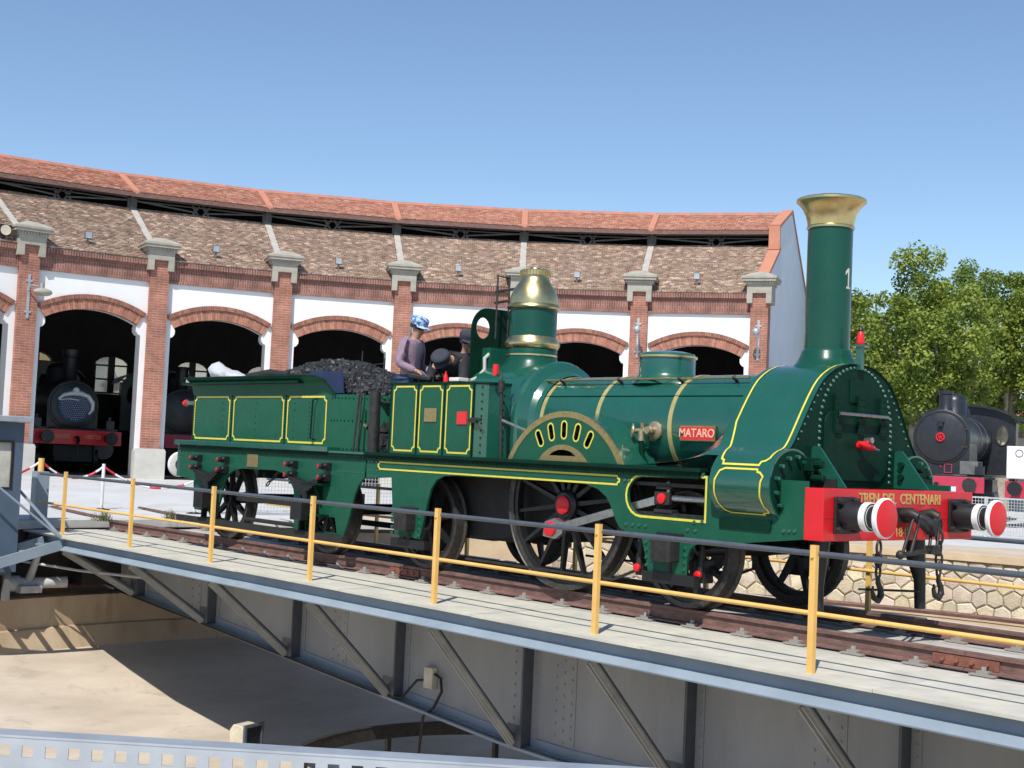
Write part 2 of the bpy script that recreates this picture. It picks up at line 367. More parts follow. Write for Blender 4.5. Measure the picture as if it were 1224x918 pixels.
def plate_yz(name, outer, holes, x, thick, material, parent=None, **k):
    me = plate_mesh(name, outer, holes, thick); me.transform(Matrix.Translation((x, 0, 0)) @ YZ); return link(name, me, material, parent, **k)

def text_mesh(name, body, size, depth=.003, align='CENTER', sx=1., bold=0.):
    cu = bpy.data.curves.new(name + '_font', 'FONT'); cu.body = body; cu.size = size; cu.extrude = depth; cu.align_x = align; cu.align_y = 'CENTER'; cu.offset = bold
    ob = bpy.data.objects.new(name + '_tmp', cu); COL.objects.link(ob)
    dg = bpy.context.evaluated_depsgraph_get(); me = bpy.data.meshes.new_from_object(ob.evaluated_get(dg))
    COL.objects.unlink(ob); bpy.data.objects.remove(ob); bpy.data.curves.remove(cu); me.name = name
    me.transform(Matrix.Diagonal((sx, 1, 1, 1))); return me

def arc(cx, cz, r, a0, a1, n=12, ry=None):
    return [(cx + r * math.cos(math.radians(a0 + (a1 - a0) * i / n)), cz + (ry or r) * math.sin(math.radians(a0 + (a1 - a0) * i / n))) for i in range(n + 1)]
def ring_holes(cx, cz, r, n=20, ry=None): return arc(cx, cz, r, 0, 360 - 360 / n, n - 1, ry)
def rot_to(d, up=(0, 0, 1)):
    """rotation whose local X is d"""
    x = Vector(d).normalized(); z = Vector(up); y = z.cross(x).normalized(); z = x.cross(y)
    return Matrix(((x.x, y.x, z.x, 0), (x.y, y.y, z.y, 0), (x.z, y.z, z.z, 0), (0, 0, 0, 1)))

# ================================================================== ground and turntable pit
PC = Vector((-3.6, 0, 0)); PR = 11.95
RC = Vector((-7.45, 1.5, 0)); RR = 22.02; STEP = 9.55; A0 = 176.49
def smooth(a, b, x):
    t = max(0, min(1, (x - a) / (b - a))); return t * t * (3 - 2 * t)
def gz(x, y):
    d = math.hypot(x - PC.x, y); a = math.degrees(math.atan2(y, x - PC.x)) % 360
    wa = smooth(112, 140, a) * (1 - smooth(215, 245, a))
    return -.012 + .27 * smooth(12.2, 19.5, d) * wa
g = MB(); rad = [PR + .32, 12.8, 13.6, 14.5, 15.5, 17, 19, 21, 23, 25, 27, 30, 36, 45, 60, 90, 150, 300, 700, 1600]; n = 120
for r in rad:
    for i in range(n):
        a = 2 * math.pi * i / n; x = PC.x + r * math.cos(a); y = r * math.sin(a); g.v.append((x, y, gz(x, y)))
for j in range(len(rad) - 1):
    for i in range(n): g.f.append((j * n + i, j * n + (i + 1) % n, (j + 1) * n + (i + 1) % n, (j + 1) * n + i))
part('ground', g, 'ground', kind='structure', smooth=60)
# sandy strip round the far side of the pit
s = MB(); a_, b_ = [], []
for i in range(61):
    a = math.radians(62 + i * 1.7)
    for r, L_ in ((PR + .30, a_), (PR + 2.6 + .25 * math.sin(i * .9), b_)):
        x = PC.x + r * math.cos(a); y = r * math.sin(a); L_.append((x, y, gz(x, y) + .006))
s.strip(a_, b_, True); part('sandy_path', s, 'sand', kind='structure')
# pit: floor cone, lower wall with splayed foot, ledge, upper wall
def pit_ring(name, prof, material, a0=0, a1=360, n=96):
    mb = MB(); k = n + 1
    for r, z in prof:
        for i in range(k):
            a = math.radians(a0 + (a1 - a0) * i / n); mb.v.append((PC.x + r * math.cos(a), r * math.sin(a), z))
    for j in range(len(prof) - 1):
        for i in range(n): mb.f.append((j * k + i, j * k + i + 1, (j + 1) * k + i + 1, (j + 1) * k + i))
    return mb
part('pit_floor', pit_ring('pit_floor', [(.02, -3.12), (4, -3.08), (7, -2.95), (9, -2.68), (10.2, -2.36), (PR - .85, -2.06)], 'pit'), 'pit', kind='structure', smooth=60)
o = part('pit_lower_wall', pit_ring('p', [(PR - .87, -2.07), (PR - .71, -1.74), (PR - .65, -1.72), (PR - .63, -1.24), (PR + .02, -1.20)], 'pit_wall'), 'pit_wall', kind='structure')
o = part('pit_upper_wall', pit_ring('p', [(PR + .02, -1.22), (PR, -.16)], 'cope_pale', 215, 425), 'cope_pale', kind='structure')
part('pit_upper_wall', pit_ring('p', [(PR + .02, -1.22), (PR, -.16)], 'shaded_wall', 150, 215, 30), 'shaded_wall', kind='structure')
for a0_, a1_, m_ in ((58, 152, 'coping'), (152, 418, 'cope_pale')):
    part('pit_coping', pit_ring('p', [(PR + .02, -.16), (PR - .05, -.15), (PR - .05, -.02), (PR + .33, -.006)], m_, a0_, a1_), m_, kind='structure')
# ring rail on the ledge
rr = MB()
rr.tube([(PC.x + (PR - .33) * math.cos(t), (PR - .33) * math.sin(t), -1.12) for t in [2 * math.pi * i / 90 for i in range(90)]], .05, 6, True)
tag(part('ring_rail', rr, 'rail_rust'), 'rusty circular running rail on the ledge inside the turntable pit', 'rail')

# polygonal stone wall on the far side of the pit, one object per stone
SW = thing('stone_wall', 'pale polygonal stone wall lining the far side of the turntable pit', 'wall', (PC.x, PR, -1.2))
part('mortar_bed', pit_ring('p', [(PR + .035, -1.22), (PR + .035, -.15)], 'mortar', 66, 141.2, 60), 'mortar', SW)
part('pit_upper_wall', pit_ring('p', [(PR + .02, -1.22), (PR, -.16)], 'coping', 141, 151, 12), 'coping', kind='structure')
rs = random.Random(3); seeds = []
du, dv = .31, .26; s0, s1 = math.radians(68) * PR, math.radians(141) * PR
row = 0; v = -1.32
while v < .1:
    u = s0 - .5 + (row % 2) * du / 2
    while u < s1 + .5:
        seeds.append((u + rs.uniform(-.08, .08), v + rs.uniform(-.06, .06))); u += du
    v += dv; row += 1
def clip(poly, px, py, nx, ny):
    out = []
    for i in range(len(poly)):
        a, b = poly[i], poly[(i + 1) % len(poly)]
        da = (a[0] - px) * nx + (a[1] - py) * ny; db = (b[0] - px) * nx + (b[1] - py) * ny
        if da <= 0: out.append(a)
        if (da < 0) != (db < 0):
            t = da / (da - db); out.append((a[0] + (b[0] - a[0]) * t, a[1] + (b[1] - a[1]) * t))
    return out
def on_wall(u, v, off):
    a = u / PR; r = PR + .035 - off; return (PC.x + r * math.cos(a), r * math.sin(a), v)
stones = 0
for (u, v) in seeds:
    if not (s0 < u < s1 and -1.3 < v < .02): continue
    poly = [(max(s0, u - .5), -1.2), (min(s1, u + .5), -1.2), (min(s1, u + .5), -.17), (max(s0, u - .5), -.17)]
    for (a, b) in seeds:
        d = math.hypot(a - u, b - v)
        if 1e-6 < d < .9:
            mx, my, nx, ny = (u + a) / 2, (v + b) / 2, (a - u) / d, (b - v) / d
            poly = clip(poly, mx - nx * .008, my - ny * .008, nx, ny)
            if len(poly) < 3: break
    if len(poly) < 3: continue
    cx = sum(p[0] for p in poly) / len(poly); cz = sum(p[1] for p in poly) / len(poly)
    if abs(sum(poly[i][0] * poly[i - 1][1] - poly[i - 1][0] * poly[i][1] for i in range(len(poly)))) / 2 < .012: continue
    mb = MB(); k = len(poly); pr = rs.uniform(.03, .055); tl = rs.uniform(.74, 1.12); tn = (tl, tl * rs.uniform(.95, 1.02), tl * rs.uniform(.86, 1.04))
    vs_ = [on_wall(p[0], p[1], -.01) for p in poly] + [on_wall(p[0], p[1], pr * .55) for p in poly] + [on_wall(cx + (p[0] - cx) * .84, cz + (p[1] - cz) * .84, pr + rs.uniform(-.012, .012)) for p in poly]
    fs_ = [(i, (i + 1) % k, k + (i + 1) % k, k + i) for i in range(k)] + [(k + i, k + (i + 1) % k, 2 * k + (i + 1) % k, 2 * k + i) for i in range(k)] + [tuple(range(2 * k, 3 * k))]
    mb.add(vs_, fs_, tn); part('stone', mb, 'stone', SW, smooth=25); stones += 1

# ================================================================== roundhouse
RH = thing('roundhouse', 'curved white and red brick engine roundhouse with tiled roofs and arched stalls', 'roundhouse', (RC.x, RC.y + RR, .4))
def frame_at(ang, r):
    a = math.radians(ang); y = Vector((math.cos(a), math.sin(a), 0)); x = Vector((y.y, -y.x, 0))
    p = RC + y * r
    return Matrix(((x.x, y.x, 0, p.x), (x.y, y.y, 0, p.y), (0, 0, 1, 0), (0, 0, 0, 1)))
CH = 2 * RR * math.sin(math.radians(STEP / 2)); RM = RR * math.cos(math.radians(STEP / 2))
def hw(y): return CH / 2 * (1 + y / RM)
BAYS = range(-2, 6); bayM = {i: frame_at(A0 - STEP * (i + .5), RM) for i in BAYS}
pilM = {i: frame_at(A0 - STEP * i, RR) for i in range(-2, 7)}
FZ = .27
# --- bay meshes (shared)
ao = 2.726; az = 2.264
half = [(-1.40, -.3), (-1.40, 4.36), (-1.33, 4.39), (-1.275, 4.47), (-1.27, 4.58), (-1.30, 4.66)]
arcp = arc(0, az, ao, 118.5, 61.5, 16)
hole = half + arcp[1:-1] + [(-p[0], p[1]) for p in reversed(half)]
outer = [(-CH / 2, -.3)] + half[:1] and ([(-CH / 2, -.3)] + hole + [(CH / 2, -.3), (CH / 2, 5.95), (-CH / 2, 5.95)])
wall_me = MB().prism(outer, 'y', -.05, .35)
wall_me = plate_mesh('bay_wall', outer, [], .40); wall_me.transform(Matrix.Translation((0, .15, 0)) @ XZ)
ra = random.Random(5); am = MB()
for ring, (r0, r1, yy) in enumerate(((ao - .01, ao + .27, -.10), (ao + .275, ao + .40, -.145))):
    nb = 40 if ring == 0 else 46; a0_, a1_ = (61.2, 118.8) if ring == 0 else (60.6, 119.4)
    for k in range(nb):
        b0 = math.radians(a0_ + (a1_ - a0_) * (k + .06) / nb); b1 = math.radians(a0_ + (a1_ - a0_) * (k + .94) / nb)
        q = [(r * math.cos(b), az + r * math.sin(b)) for r, b in ((r0, b0), (r1, b0), (r1, b1), (r0, b1))]
        tl = ra.uniform(.75, 1.2) * (1 if ring == 0 else .78); y0 = yy + ra.uniform(-.006, .006)
        am.add([(p[0], y0, p[1]) for p in q] + [(p[0], .1, p[1]) for p in q], [(0, 1, 2, 3), (0, 4, 5, 1), (1, 5, 6, 2), (2, 6, 7, 3), (3, 7, 4, 0)], (tl, tl * ra.uniform(.94, 1.05), tl))
am.prism(arc(0, az, ao + .02, 62, 118, 16) + arc(0, az, ao + .385, 118, 62, 16), 'y', -.085, .3); am.t += [(1.25, 1.45, 1.6)] * (len(am.f) - len(am.t))
arch_me = am.mesh('brick_arch')
cm = MB(); h = CH / 2 - .24
cm.box(-h, h, -.13, .3, 5.93, 6.0); cm.box(-h, h, -.085, .3, 6.0, 6.36); cm.box(-h, h, -.12, .3, 6.36, 6.41)
nb = int(2 * h / .078)
for k in range(nb):
    x = -h + 2 * h * k / nb; cm.box(x + .004, x + .07, -.19, .3, 6.41, 6.56 + ra.uniform(-.008, .01))
cornice_me = cm.mesh('cornice')
def tiles(y0, z0, y1, z1, expo, wid, pal, lift=.035, seed=1, inset=.05):
    """one roof plane of a bay laid with separate overlapping tiles"""
    R = random.Random(seed); mb = MB(); L_ = math.hypot(y1 - y0, z1 - z0); rows = int(L_ / expo)
    ny, nz_ = -(z1 - z0) / L_, (y1 - y0) / L_
    for j in range(rows):
        t0 = j / rows; t1 = min(1, (j + 1.25) / rows); ya = y0 + (y1 - y0) * t0; za = z0 + (z1 - z0) * t0; yb = y0 + (y1 - y0) * t1; zb = z0 + (z1 - z0) * t1
        wa, wb = hw(ya) - inset, hw(yb) - inset; nc = int(2 * wa / wid); off = .5 * (j % 2)
        for c in range(-1, nc + 1):
            f0 = max(0, min(1, (c + off + .03) / nc)); f1 = max(0, min(1, (c + off + .97) / nc))
            if f1 - f0 < .004: continue
            e = lift + R.uniform(-.008, .012); e2 = .006; tn = R.choice(pal); k_ = R.uniform(.86, 1.12); tn = tuple(q * k_ for q in tn)
            dx = R.uniform(-.008, .008)
            A = (-wa + 2 * wa * f0 + dx, ya + ny * e, za + nz_ * e); B = (-wa + 2 * wa * f1 + dx, ya + ny * e, za + nz_ * e)
            Cc = (-wb + 2 * wb * f1 + dx, yb + ny * e2, zb + nz_ * e2); D = (-wb + 2 * wb * f0 + dx, yb + ny * e2, zb + nz_ * e2)
            A2 = (A[0], ya, za); B2 = (B[0], ya, za)
            mb.add([A, B, Cc, D, A2, B2], [(0, 1, 2, 3), (4, 5, 1, 0)], tn)
    return mb
palO = [(.74, .72, .71), (.84, .80, .78), (.9, .86, .82), (1.0, .95, .9), (1.12, 1.09, 1.06), (1.0, .86, .78), (.78, .70, .66), (1.4, 1.42, 1.42), (.9, .9, .9)]
palN = [(1, 1, 1), (.92, .92, .92), (1.08, 1.12, 1.15), (1.12, 1.25, 1.3), (.9, .86, .84), (1.05, 1, .95)]
EY, EZ, LY, LZ = -.20, 6.57, 4.0, 8.69
UY, UZ, GY, GZ_ = 3.5, 9.13, 6.1, 10.1
low_me = [tiles(EY, EZ, LY, LZ, .125, .15, palO, seed=k).mesh('lower_roof_tiles') for k in (1, 2)]
up_me = [tiles(UY, UZ, GY, GZ_, .165, .17, palN, .03, seed=k + 9).mesh('upper_roof_tiles') for k in (1, 2)]
def slab(y0, z0, y1, z1, th):
    return MB().add([(-hw(y0), y0, z0), (hw(y0), y0, z0), (hw(y1), y1, z1), (-hw(y1), y1, z1), (-hw(y0), y0, z0 - th), (hw(y0), y0, z0 - th), (hw(y1), y1, z1 - th), (-hw(y1), y1, z1 - th)],
                    [(0, 1, 2, 3), (7, 6, 5, 4), (0, 4, 5, 1), (2, 6, 7, 3), (1, 5, 6, 2), (3, 7, 4, 0)])
lowslab_me = slab(EY + .02, EZ - .012, LY, LZ - .012, .12).mesh('roof_boards')
upslab_me = slab(UY + .01, UZ - .012, GY, GZ_ - .012, .14).mesh('roof_boards_upper')
backslab_me = slab(GY, GZ_ - .012, 13.2, 6.3, .15).mesh('rear_roof')
def backwall():
    y = 12.5; b = hw(y); win = []
    for cx in (-1.5, 1.5): win.append([(cx - .62, 3.0), (cx + .62, 3.0), (cx + .62, 4.05)] + arc(cx, 4.05, .62, 0, 180, 8, .36)[1:-1] + [(cx - .62, 4.05)])
    me = plate_mesh('rear_wall', [(-b, -.2), (b, -.2), (b, 6.55), (-b, 6.55)], win, .4); me.transform(Matrix.Translation((0, y, 0)) @ XZ); return me
back_me = backwall()
wf = MB()
for cx in (0,):
    for x in (-.60, 0, .60): wf.box(cx + x - (.12 if x == 0 else .04), cx + x + (.12 if x == 0 else .04), 12.36, 12.46, 3.02, 4.40 if abs(x) < .1 else 4.12)
    for z in (3.04, 3.55, 4.07): wf.box(-.6, .6, 12.37, 12.45, z - .03, z + .03)
wframe_me = wf.mesh('window_frame')
glass_me = MB().box(-.61, .61, 12.48, 12.49, 3.01, 4.44).mesh('pane')
cl = MB()
yb, zb = LY + .06, LZ
cl.box(-hw(yb) + .02, hw(yb) - .02, yb - .05, yb + .05, 9.02, 9.12)
cl.box(-hw(yb) + .02, hw(yb) - .02, yb - .03, yb + .03, 8.92, 8.95)
for sx in (-1, 1):
    cl.bar((sx * (hw(yb) - .06), yb, 8.95), (sx * .2, yb, 8.78), .05, .05); cl.bar((sx * .05, yb, 8.66), (sx * .28, yb, 8.98), .06, .06); cl.bar((sx * .28, yb, 8.66), (sx * .05, yb, 8.98), .06, .06)
    cl.box(sx * (hw(yb) - .10) - .05, sx * (hw(yb) - .10) + .05, yb - .05, yb + .05, 8.6, 9.12)
cl_me = cl.mesh('clerestory_truss')
fas_me = MB().box(-hw(UY), hw(UY), UY - .03, UY + .02, UZ - .15, UZ - .02).mesh('eaves_board')
rid = MB(); nr = 12
for k in range(nr):
    x0 = -hw(GY) + 2 * hw(GY) * k / nr; x1 = x0 + 2 * hw(GY) / nr * 1.04
    pr = [(-.14, -.02), (-.10, .06), (0, .095), (.10, .06), (.14, -.02)]
    sc = (1 + .06 * (k % 2))
    rid.add([(x0, GY + p[0] * 1.06, GZ_ + p[1] * 1.06) for p in pr] + [(x1, GY + p[0] * .95, GZ_ + p[1] * .95) for p in pr], [(i, i + 1, 6 + i, 5 + i) for i in range(4)], (.8 + .1 * (k % 3), .8, .8))
rid_me = rid.mesh('ridge_tiles')
fl_me = MB().add([(-hw(0), -.05, FZ), (hw(0), -.05, FZ), (hw(12.6), 12.6, FZ), (-hw(12.6), 12.6, FZ)], [(0, 1, 2, 3)]).mesh('stall_floor')
for i in BAYS:
    Mx = bayM[i]; k = i % 2
    link('bay_wall', wall_me, 'plaster', RH, Mx); link('brick_arch', arch_me, 'arch', RH, Mx, kind='stuff'); link('cornice', cornice_me, 'brick_soldier', RH, Mx)
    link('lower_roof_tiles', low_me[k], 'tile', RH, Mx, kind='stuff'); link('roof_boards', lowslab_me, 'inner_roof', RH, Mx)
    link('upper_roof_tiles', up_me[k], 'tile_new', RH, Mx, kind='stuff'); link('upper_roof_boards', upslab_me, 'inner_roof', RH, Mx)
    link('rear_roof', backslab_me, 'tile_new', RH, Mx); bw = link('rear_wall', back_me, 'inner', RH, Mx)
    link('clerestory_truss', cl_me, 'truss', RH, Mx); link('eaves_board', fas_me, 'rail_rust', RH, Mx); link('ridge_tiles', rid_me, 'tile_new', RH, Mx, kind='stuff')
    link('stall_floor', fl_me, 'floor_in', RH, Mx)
    for cx in (-1.5, 1.5):
        wnd = link('window_frame', wframe_me, 'black', RH, Mx @ Matrix.Translation((cx, 0, 0)))
        link('pane', glass_me, 'glass', wnd, Mx @ Matrix.Translation((cx, 0, 0))).matrix_parent_inverse = (Mx @ Matrix.Translation((cx, 0, 0))).inverted()
# --- pillars
sh = MB().box(-.26, .26, -.26, .26, 1.12, 6.555); shaft_me = sh.mesh('pillar_shaft')
pl = MB().box(-.44, .44, -.31, .36, -.3, 1.06); pl.prism([(-.44, 1.06), (.44, 1.06), (.40, 1.13), (-.40, 1.13)], 'y', -.31, .30); plinth_me = pl.mesh('pillar_plinth')
cpm = MB(); cpm.box(-.37, .37, -.37, .37, 6.56, 6.80)
for sx in (-1, 1): cpm.box(min(sx * .20, sx * .37), max(sx * .20, sx * .37), -.37, .37, 6.26, 6.56)
cpm.box(-.41, .41, -.41, .41, 6.80, 6.84)
for k in range(11):
    for sy in (-1,): cpm.box(-.42 + k * .08, -.42 + k * .08 + .045, -.455, -.4, 6.84, 6.905); 
cpm.box(-.42, .42, -.42, .42, 6.84, 6.91); cpm.box(-.50, .50, -.50, .50, 6.91, 6.99); cpm.box(-.53, .53, -.53, .53, 6.99, 7.05)
cpm.add([(-.53, -.53, 7.05), (.53, -.53, 7.05), (.53, .53, 7.05), (-.53, .53, 7.05), (-.16, -.16, 7.22), (.16, -.16, 7.22), (.16, .16, 7.22), (-.16, .16, 7.22)], [(0, 1, 5, 4), (1, 2, 6, 5), (2, 3, 7, 6), (3, 0, 4, 7), (4, 5, 6, 7)])
cap_me = cpm.mesh('pillar_capital')
rb = MB(); dy, dz = LY - .3, LZ - 6.86
rb.add([(-.10, .25, 6.84), (.10, .25, 6.84), (.10, LY + .05, LZ + .07), (-.10, LY + .05, LZ + .07), (-.10, .25, 6.5), (.10, .25, 6.5), (.10, LY + .05, LZ - .2), (-.10, LY + .05, LZ - .2)], [(0, 1, 2, 3), (0, 4, 5, 1), (1, 5, 6, 2), (3, 7, 4, 0), (2, 6, 7, 3)])
rib_me = rb.mesh('roof_rib')
hp = MB().add([(-.10, UY - .02, UZ + .055), (.10, UY - .02, UZ + .055), (.10, GY, GZ_ + .06), (-.10, GY, GZ_ + .06), (-.10, UY - .02, UZ - .06), (.10, UY - .02, UZ - .06), (.10, GY, GZ_ - .05), (-.10, GY, GZ_ - .05)], [(0, 1, 2, 3), (0, 4, 5, 1), (1, 5, 6, 2), (3, 7, 4, 0)])
hip_me = hp.mesh('hip_coping')
post_me = MB().box(-.06, .06, LY - .02, LY + .12, LZ - .1, UZ - .05).mesh('clerestory_post')
for i in pilM:
    Mx = pilM[i]
    link('pillar_shaft', shaft_me, 'brick', RH, Mx); link('pillar_plinth', plinth_me, 'plinth', RH, Mx); link('pillar_capital', cap_me, 'capstone', RH, Mx)
    if i < 6: link('roof_rib', rib_me, 'ribcap', RH, Mx); link('hip_coping', hip_me, 'terracotta', RH, Mx); link('clerestory_post', post_me, 'truss', RH, Mx)
# --- end walls (right hand end in view, the other one closes the building)
prof = [(-.05, -.3), (12.6, -.3), (12.6, 6.75), (6.1, 10.16), (3.3, 9.13), (3.3, 8.45), (3.6, 8.42), (-.05, 6.6)]
em = MB().prism(prof, 'x', .02, .36)
cop = MB()
for (a, b) in (((-.12, 6.66), (3.5, 8.50)), ((3.2, 9.17), (6.1, 10.20)), ((6.1, 10.20), (12.8, 6.78))):
    d = Vector((0, b[0] - a[0], b[1] - a[1])).normalized()
    cop.bar((.21, a[0], a[1] + .03), (.21, b[0], b[1] + .03), .36, .10, (0, 0, 1))
cop.box(.03, .39, 3.16, 3.30, 8.44, 9.20)
for i, k in ((6, 1), (-2, -1)):
    Mx = pilM[i] @ Matrix.Translation((-.34 * k, 0, 0)) @ Matrix.Diagonal((k, 1, 1, 1)); e2 = MB(); e2.v = list(em.v); e2.f = list(em.f)
    part('end_wall', e2, 'plaster_shaded', RH, M=Mx); c2 = MB(); c2.v = list(cop.v); c2.f = list(cop.f); part('end_coping', c2, 'terracotta', RH, M=Mx)

# --- fittings on the roundhouse, each a thing of its own
fb = MB().box(-.10, .10, -.07, .05, 0, .2); fb.box(-.02, .02, -.02, .02, -.2, 0)
flood_me = fb.mesh('flood_lamp'); lens_me = MB().box(-.085, .085, -.078, -.068, .015, .185).mesh('lens')
names = ['left of the lamp bracketed pillar', 'over the stall where a locomotive stands', 'over the stall behind the tender tank', 'over the stall behind the coal heap', 'over the stall behind the steam dome', 'over the stall behind the boiler', 'over the stall beside the end wall']
for i in range(0, 6):
    Mx = bayM[i] @ Matrix.Translation((-.15, .30, 7.0 + .03 * (i % 2)))
    t = thing('flood_lamp', 'small grey flood lamp on the roof edge ' + names[i + 1], 'flood lamp', Mx.translation, 'flood lamps along the roof edge')
    link('lamp_housing', flood_me, 'truss', t, Mx); link('lens', lens_me, 'galv', t, Mx)
def wall_lamp(i, label, big):
    Mx = pilM[i]; t = thing('wall_lamp', label, 'lamp', Mx @ Vector((0, -.3, 5.2)), 'lamps on the brick pillars')
    br = MB(); br.bar((0, -.27, 4.55), (0, -.27, 5.75), .07, .03, (0, 1, 0)); br.tube([(0, -.27, 5.3), (0, -.5, 5.45), (.12 if big else 0, -.75, 5.4)], .022, 6)
    for z in (4.7, 5.55): br.box(-.09, .09, -.29, -.26, z, z + .05)
    part('bracket', br, 'galv', t, M=Mx)
    hd = MB()
    if big: hd.sphere((.22, -.78, 5.25), .26, 14, 8, (1, .7, .42)); hd.cyl((.2, -.76, 5.3), (.2, -.76, 5.5), .06, 8)
    else: hd.sphere((0, -.75, 5.36), .12, 10, 7)
    part('lamp_head', hd, 'capstone' if big else 'galv', t, 40, M=Mx)
wall_lamp(0, 'large oval street lamp head bracketed to the brick pillar beside the stall with a locomotive', True)
wall_lamp(5, 'small old wall lamp on the brick pillar behind the boiler', False)
wall_lamp(6, 'small iron wall bracket lamp on the end pillar of the roundhouse', False)
Mx = pilM[0] @ Matrix.Translation((-.72, -.2, 6.72))
t = thing('loudspeaker', 'small square horn loudspeaker beside a pillar capital on the roof edge', 'loudspeaker', Mx.translation)
part('speaker_case', MB().box(-.16, .16, -.1, .1, 0, .3).box(-.02, .02, -.02, .02, -.2, 0), 'black', t, M=Mx)
part('speaker_horn', MB().lathe([(.14, .0), (.10, .012), (.05, .05)], (0, -.112, .15), (0, 1, 0), 16), 'cream', t, M=Mx)

# ================================================================== trees, houses behind
def at_px(px, depth, z=None):
    q = CAM + FV * depth + RV * ((px - 612) / 1587.71 * depth); q.z = 0 if z is None else z; return q
def on_ground(px, depth):
    a = (px - 612) / 1587.71 * depth; z = 0.
    for k in range(4): q = CAM + FV * depth + RV * a; q = q + UV * ((z - q.z) / UV.z); z = gz(q.x, q.y)
    return q
def plane_tree(px, depth, top, wid, base, label, seed, dens=1.0):
    R = random.Random(seed); p = at_px(px, depth); p.z = gz(p.x, p.y) - .05
    t = thing('plane_tree', label, 'tree', p, 'plane trees beyond the tracks')
    tr = MB(); lean = Vector((R.uniform(-.3, .3), R.uniform(-.3, .3), 0)); fork = top * .36
    tr.tube([p, p + Vector((0, 0, fork * .5)) + lean * .2, p + Vector((0, 0, fork)) + lean * .5], [.34, .27, .23], 9)
    tips = []; ctr = p + Vector((0, 0, (top + base) / 2)); hz = (top - base) / 2
    for k in range(9):
        a = k * 2.4 + R.uniform(-.4, .4); e = R.uniform(.25, .9)
        q = ctr + Vector((math.cos(a) * wid * .62, math.sin(a) * wid * .62, 0)) * R.uniform(.5, 1) + Vector((0, 0, hz * (e * 1.5 - .7)))
        s_ = p + Vector((0, 0, fork * R.uniform(.85, 1.0))) + lean * .5; mid = s_.lerp(q, .5) + Vector((R.uniform(-.4, .4), R.uniform(-.4, .4), .5))
        tr.tube([s_, mid, q], [.14, .085, .03], 6); tips += [mid, q]
    part('trunk', tr, 'bark', t, 50)
    cr = MB(); N_ = int(100 * dens); clumps = []
    for k in range(N_):
        while True:
            v = Vector((R.uniform(-1, 1), R.uniform(-1, 1), R.uniform(-1, 1)))
            if .25 < v.length < 1: break
        v = v.normalized() * (v.length ** .45)
        f = 1 + .22 * math.sin(v.x * 5 + seed) * math.cos(v.y * 4 + seed * 2) + R.uniform(-.1, .14)
        clumps.append((ctr + Vector((v.x * wid * f, v.y * wid * f, v.z * hz * f * (1 if v.z > 0 else .95))), R.uniform(.34, .68)))
    for c, cr_ in clumps + [(q, .5) for q in tips]:
        base_t = R.uniform(.1, .75)
        for j in range(int(230 * cr_ / .5)):
            d = Vector((R.gauss(0, 1), R.gauss(0, 1), R.gauss(0, .8))).normalized() * cr_ * R.uniform(.2, 1) ** .6
            o_ = c + d; nrm = (Vector((R.gauss(0, .6), R.gauss(0, .6), R.uniform(.1, 1.2))) + d * .8).normalized()
            x = nrm.orthogonal().normalized(); y = nrm.cross(x); a = R.uniform(0, 6.28); x, y = x * math.cos(a) + y * math.sin(a), y * math.cos(a) - x * math.sin(a)
            sz = R.uniform(.045, .09)
            cr.add([o_ - x * sz, o_ - y * sz * .8, o_ + x * sz * 1.1, o_ + y * sz * .8], [(0, 1, 2, 3)], min(1., max(0., base_t + R.uniform(-.25, .25))))
    part('crown', cr, 'leaf', t)
    return t
plane_tree(1096, 50, 9.0, 2.35, 3.0, 'broad leafy plane tree standing behind the black locomotive', 11, 1.25)
plane_tree(1200, 54, 9.7, 3.1, 3.4, 'tall plane tree with a pale bare trunk right of the black locomotive', 12, 1.2)
plane_tree(1290, 52, 10.0, 2.6, 3.6, 'plane tree with a thick crown beside the small house', 13)
plane_tree(972, 74, 10.8, 4.2, 2.4, 'distant plane tree showing between the chimney and the roundhouse end wall', 14, .9)
plane_tree(1150, 66, 11.0, 3.0, 2.6, 'plane tree deep in the row behind the two nearer planes', 15, .9)
plane_tree(1050, 64, 9.6, 2.4, 2.4, 'lower plane tree behind the front of the green locomotive', 16, .9)

